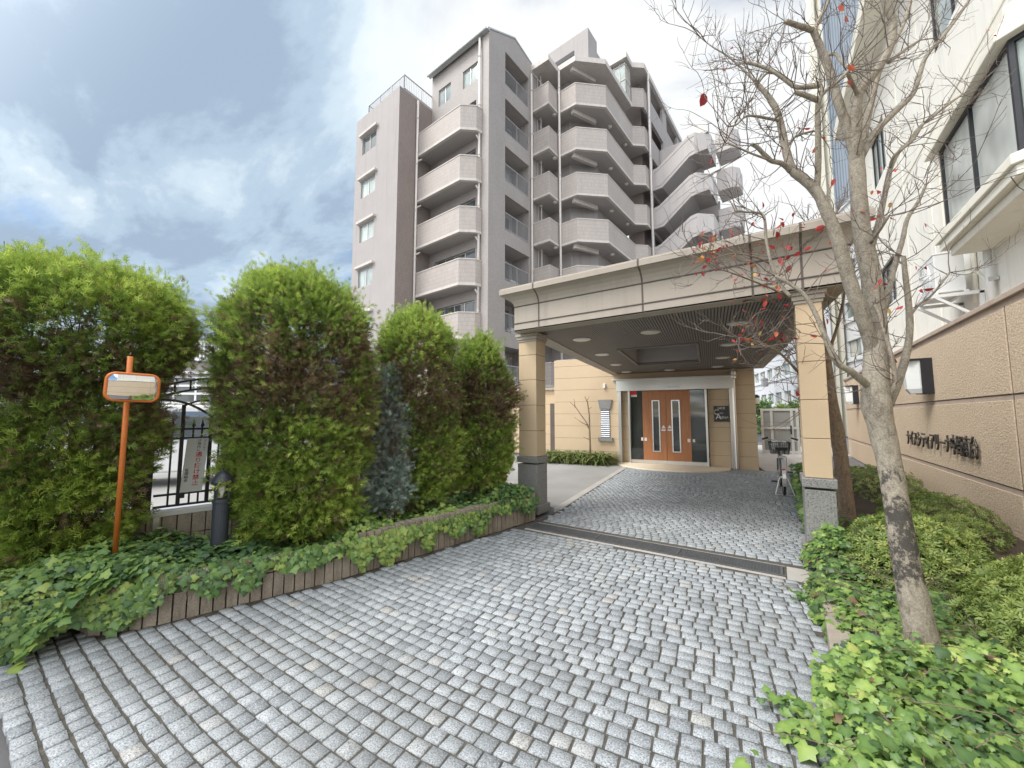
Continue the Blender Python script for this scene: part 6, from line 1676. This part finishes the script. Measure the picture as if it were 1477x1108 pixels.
# --- little pruned sapling and strap-leaf clumps by the hall
sp0 = fac(tf(851), 0, .35); t3 = thing('pruned_sapling', 'small pruned leafless sapling against the tan entrance hall wall', 'tree', sp0)
def sq(px, py): return onpl(px, py, sp0, CA)
b = MB()
for pl2, r0, r1 in (([(852, 662), (851, 640), (850, 620), (850, 600), (847, 580), (843, 572)], .036, .016), ([(849, 618), (846, 610), (838, 598), (830, 587), (822, 580)], .022, .010), ([(848, 614), (840, 610), (828, 602)], .016, .008), ([(850, 634), (845, 632), (842, 630)], .012, .008), ([(830, 588), (829, 580), (828, 575)], .012, .007), ([(848, 591), (852, 588), (854, 587)], .010, .006), ([(846, 579), (850, 572)], .010, .006)):
    P = [sq(*p) + CA * random.uniform(-.05, .05) for p in pl2]; b.tube(P, list(np.linspace(r0, r1, len(P))), 7)
b.build('trunk', m_bark2, t3, smooth=True)
BL = []
def blade():
    v = []; f = []
    for i in range(5):
        q = i / 4; v += [(-.05 * (1 - q * .9), q * .8, .75 * q - .95 * q * q), (.05 * (1 - q * .9), q * .8, .75 * q - .95 * q * q)]
    for i in range(4): f.append((i * 2, i * 2 + 1, i * 2 + 3, i * 2 + 2))
    return np.array(v), np.array(f)
BLD = blade()
def clump(label, a0, a1, n, seed):
    rr = np.random.default_rng(seed); c0 = fac((a0 + a1) / 2, 0, .45); t = thing('strap_leaf_clump', label, 'plant', c0, 'strap-leaved plants along the hall')
    P = np.array([fac(a, .02, d) for a, d in zip(rr.uniform(a0, a1, n), np.clip(rr.normal(.42, .17, n), .1, .85))])
    a = rr.random(n) * 6.283; fw = np.stack([np.cos(a), np.sin(a), rr.uniform(.15, .9, n)], 1)
    V, Fa, T_ = scatter(BLD[0], BLD[1], P, fw, np.tile(_z, (n, 1)), rr.uniform(.45, .85, n), rr.beta(2, 1.6, n)); bulk('leaves', V, Fa, T_, m_lily, t)
clump('green strap-leaved clump at the left corner of the hall under the wall', tf(792), tf(826), 1100, 501)
clump('darker strap-leaved clump around the foot of the sapling', tf(826), tf(878), 1200, 503)
def shrub(label, px0, px1, py0, py1, d, n, seed, mat, size):
    rr = np.random.default_rng(seed); c = atd((px0 + px1) / 2, py1, d); t = thing('garden_shrub', label, 'shrub', (c[0], c[1], 0))
    k = d / F; hw = (px1 - px0) / 2 * k; top = 1.5 + (HZ - py0) * k
    th = rr.random(n) * 6.283; q = np.sqrt(rr.random(n)); z = rr.uniform(.2, 1, n)
    P = np.stack([c[0] + np.cos(th) * q * hw, c[1] + np.sin(th) * q * hw, top * z * (.88 + .15 * sn(np.stack([np.cos(th) * 2, np.sin(th) * 2, z * 3], 1), 3, seed))], 1)
    V, Fa, T_ = scatter(LEAF2[0], LEAF2[1], P, nrm(rr.normal(0, 1, (n, 3)) + _z * .4), nrm(rr.normal(0, 1, (n, 3))), size * rr.uniform(.6, 1.3, n), np.clip(rr.normal(.55, .2, n), 0, 1)); bulk('foliage', V, Fa, T_, mat, t)
    b = MB()
    for i in range(6): b.tube([(c[0] + rr.normal(0, .05), c[1] + rr.normal(0, .05), 0), (c[0] + rr.normal(0, hw * .5), c[1] + rr.normal(0, hw * .5), top * .8)], [.04, .01], 5)
    b.build('stems', m_stem, t)
shrub('dark green bush beyond the metal gate, beside the hall corner', 1094, 1114, 576, 640, 24, 1700, 601, m_ivy_l, .22)
shrub('bright yellow-green bush beyond the middle of the metal gate', 1112, 1146, 581, 640, 25, 2200, 603, m_azalea, .20)
shrub('dark bush beyond the right end of the metal gate by the pillar', 1143, 1158, 574, 640, 23, 1500, 607, m_ivy_l, .2)
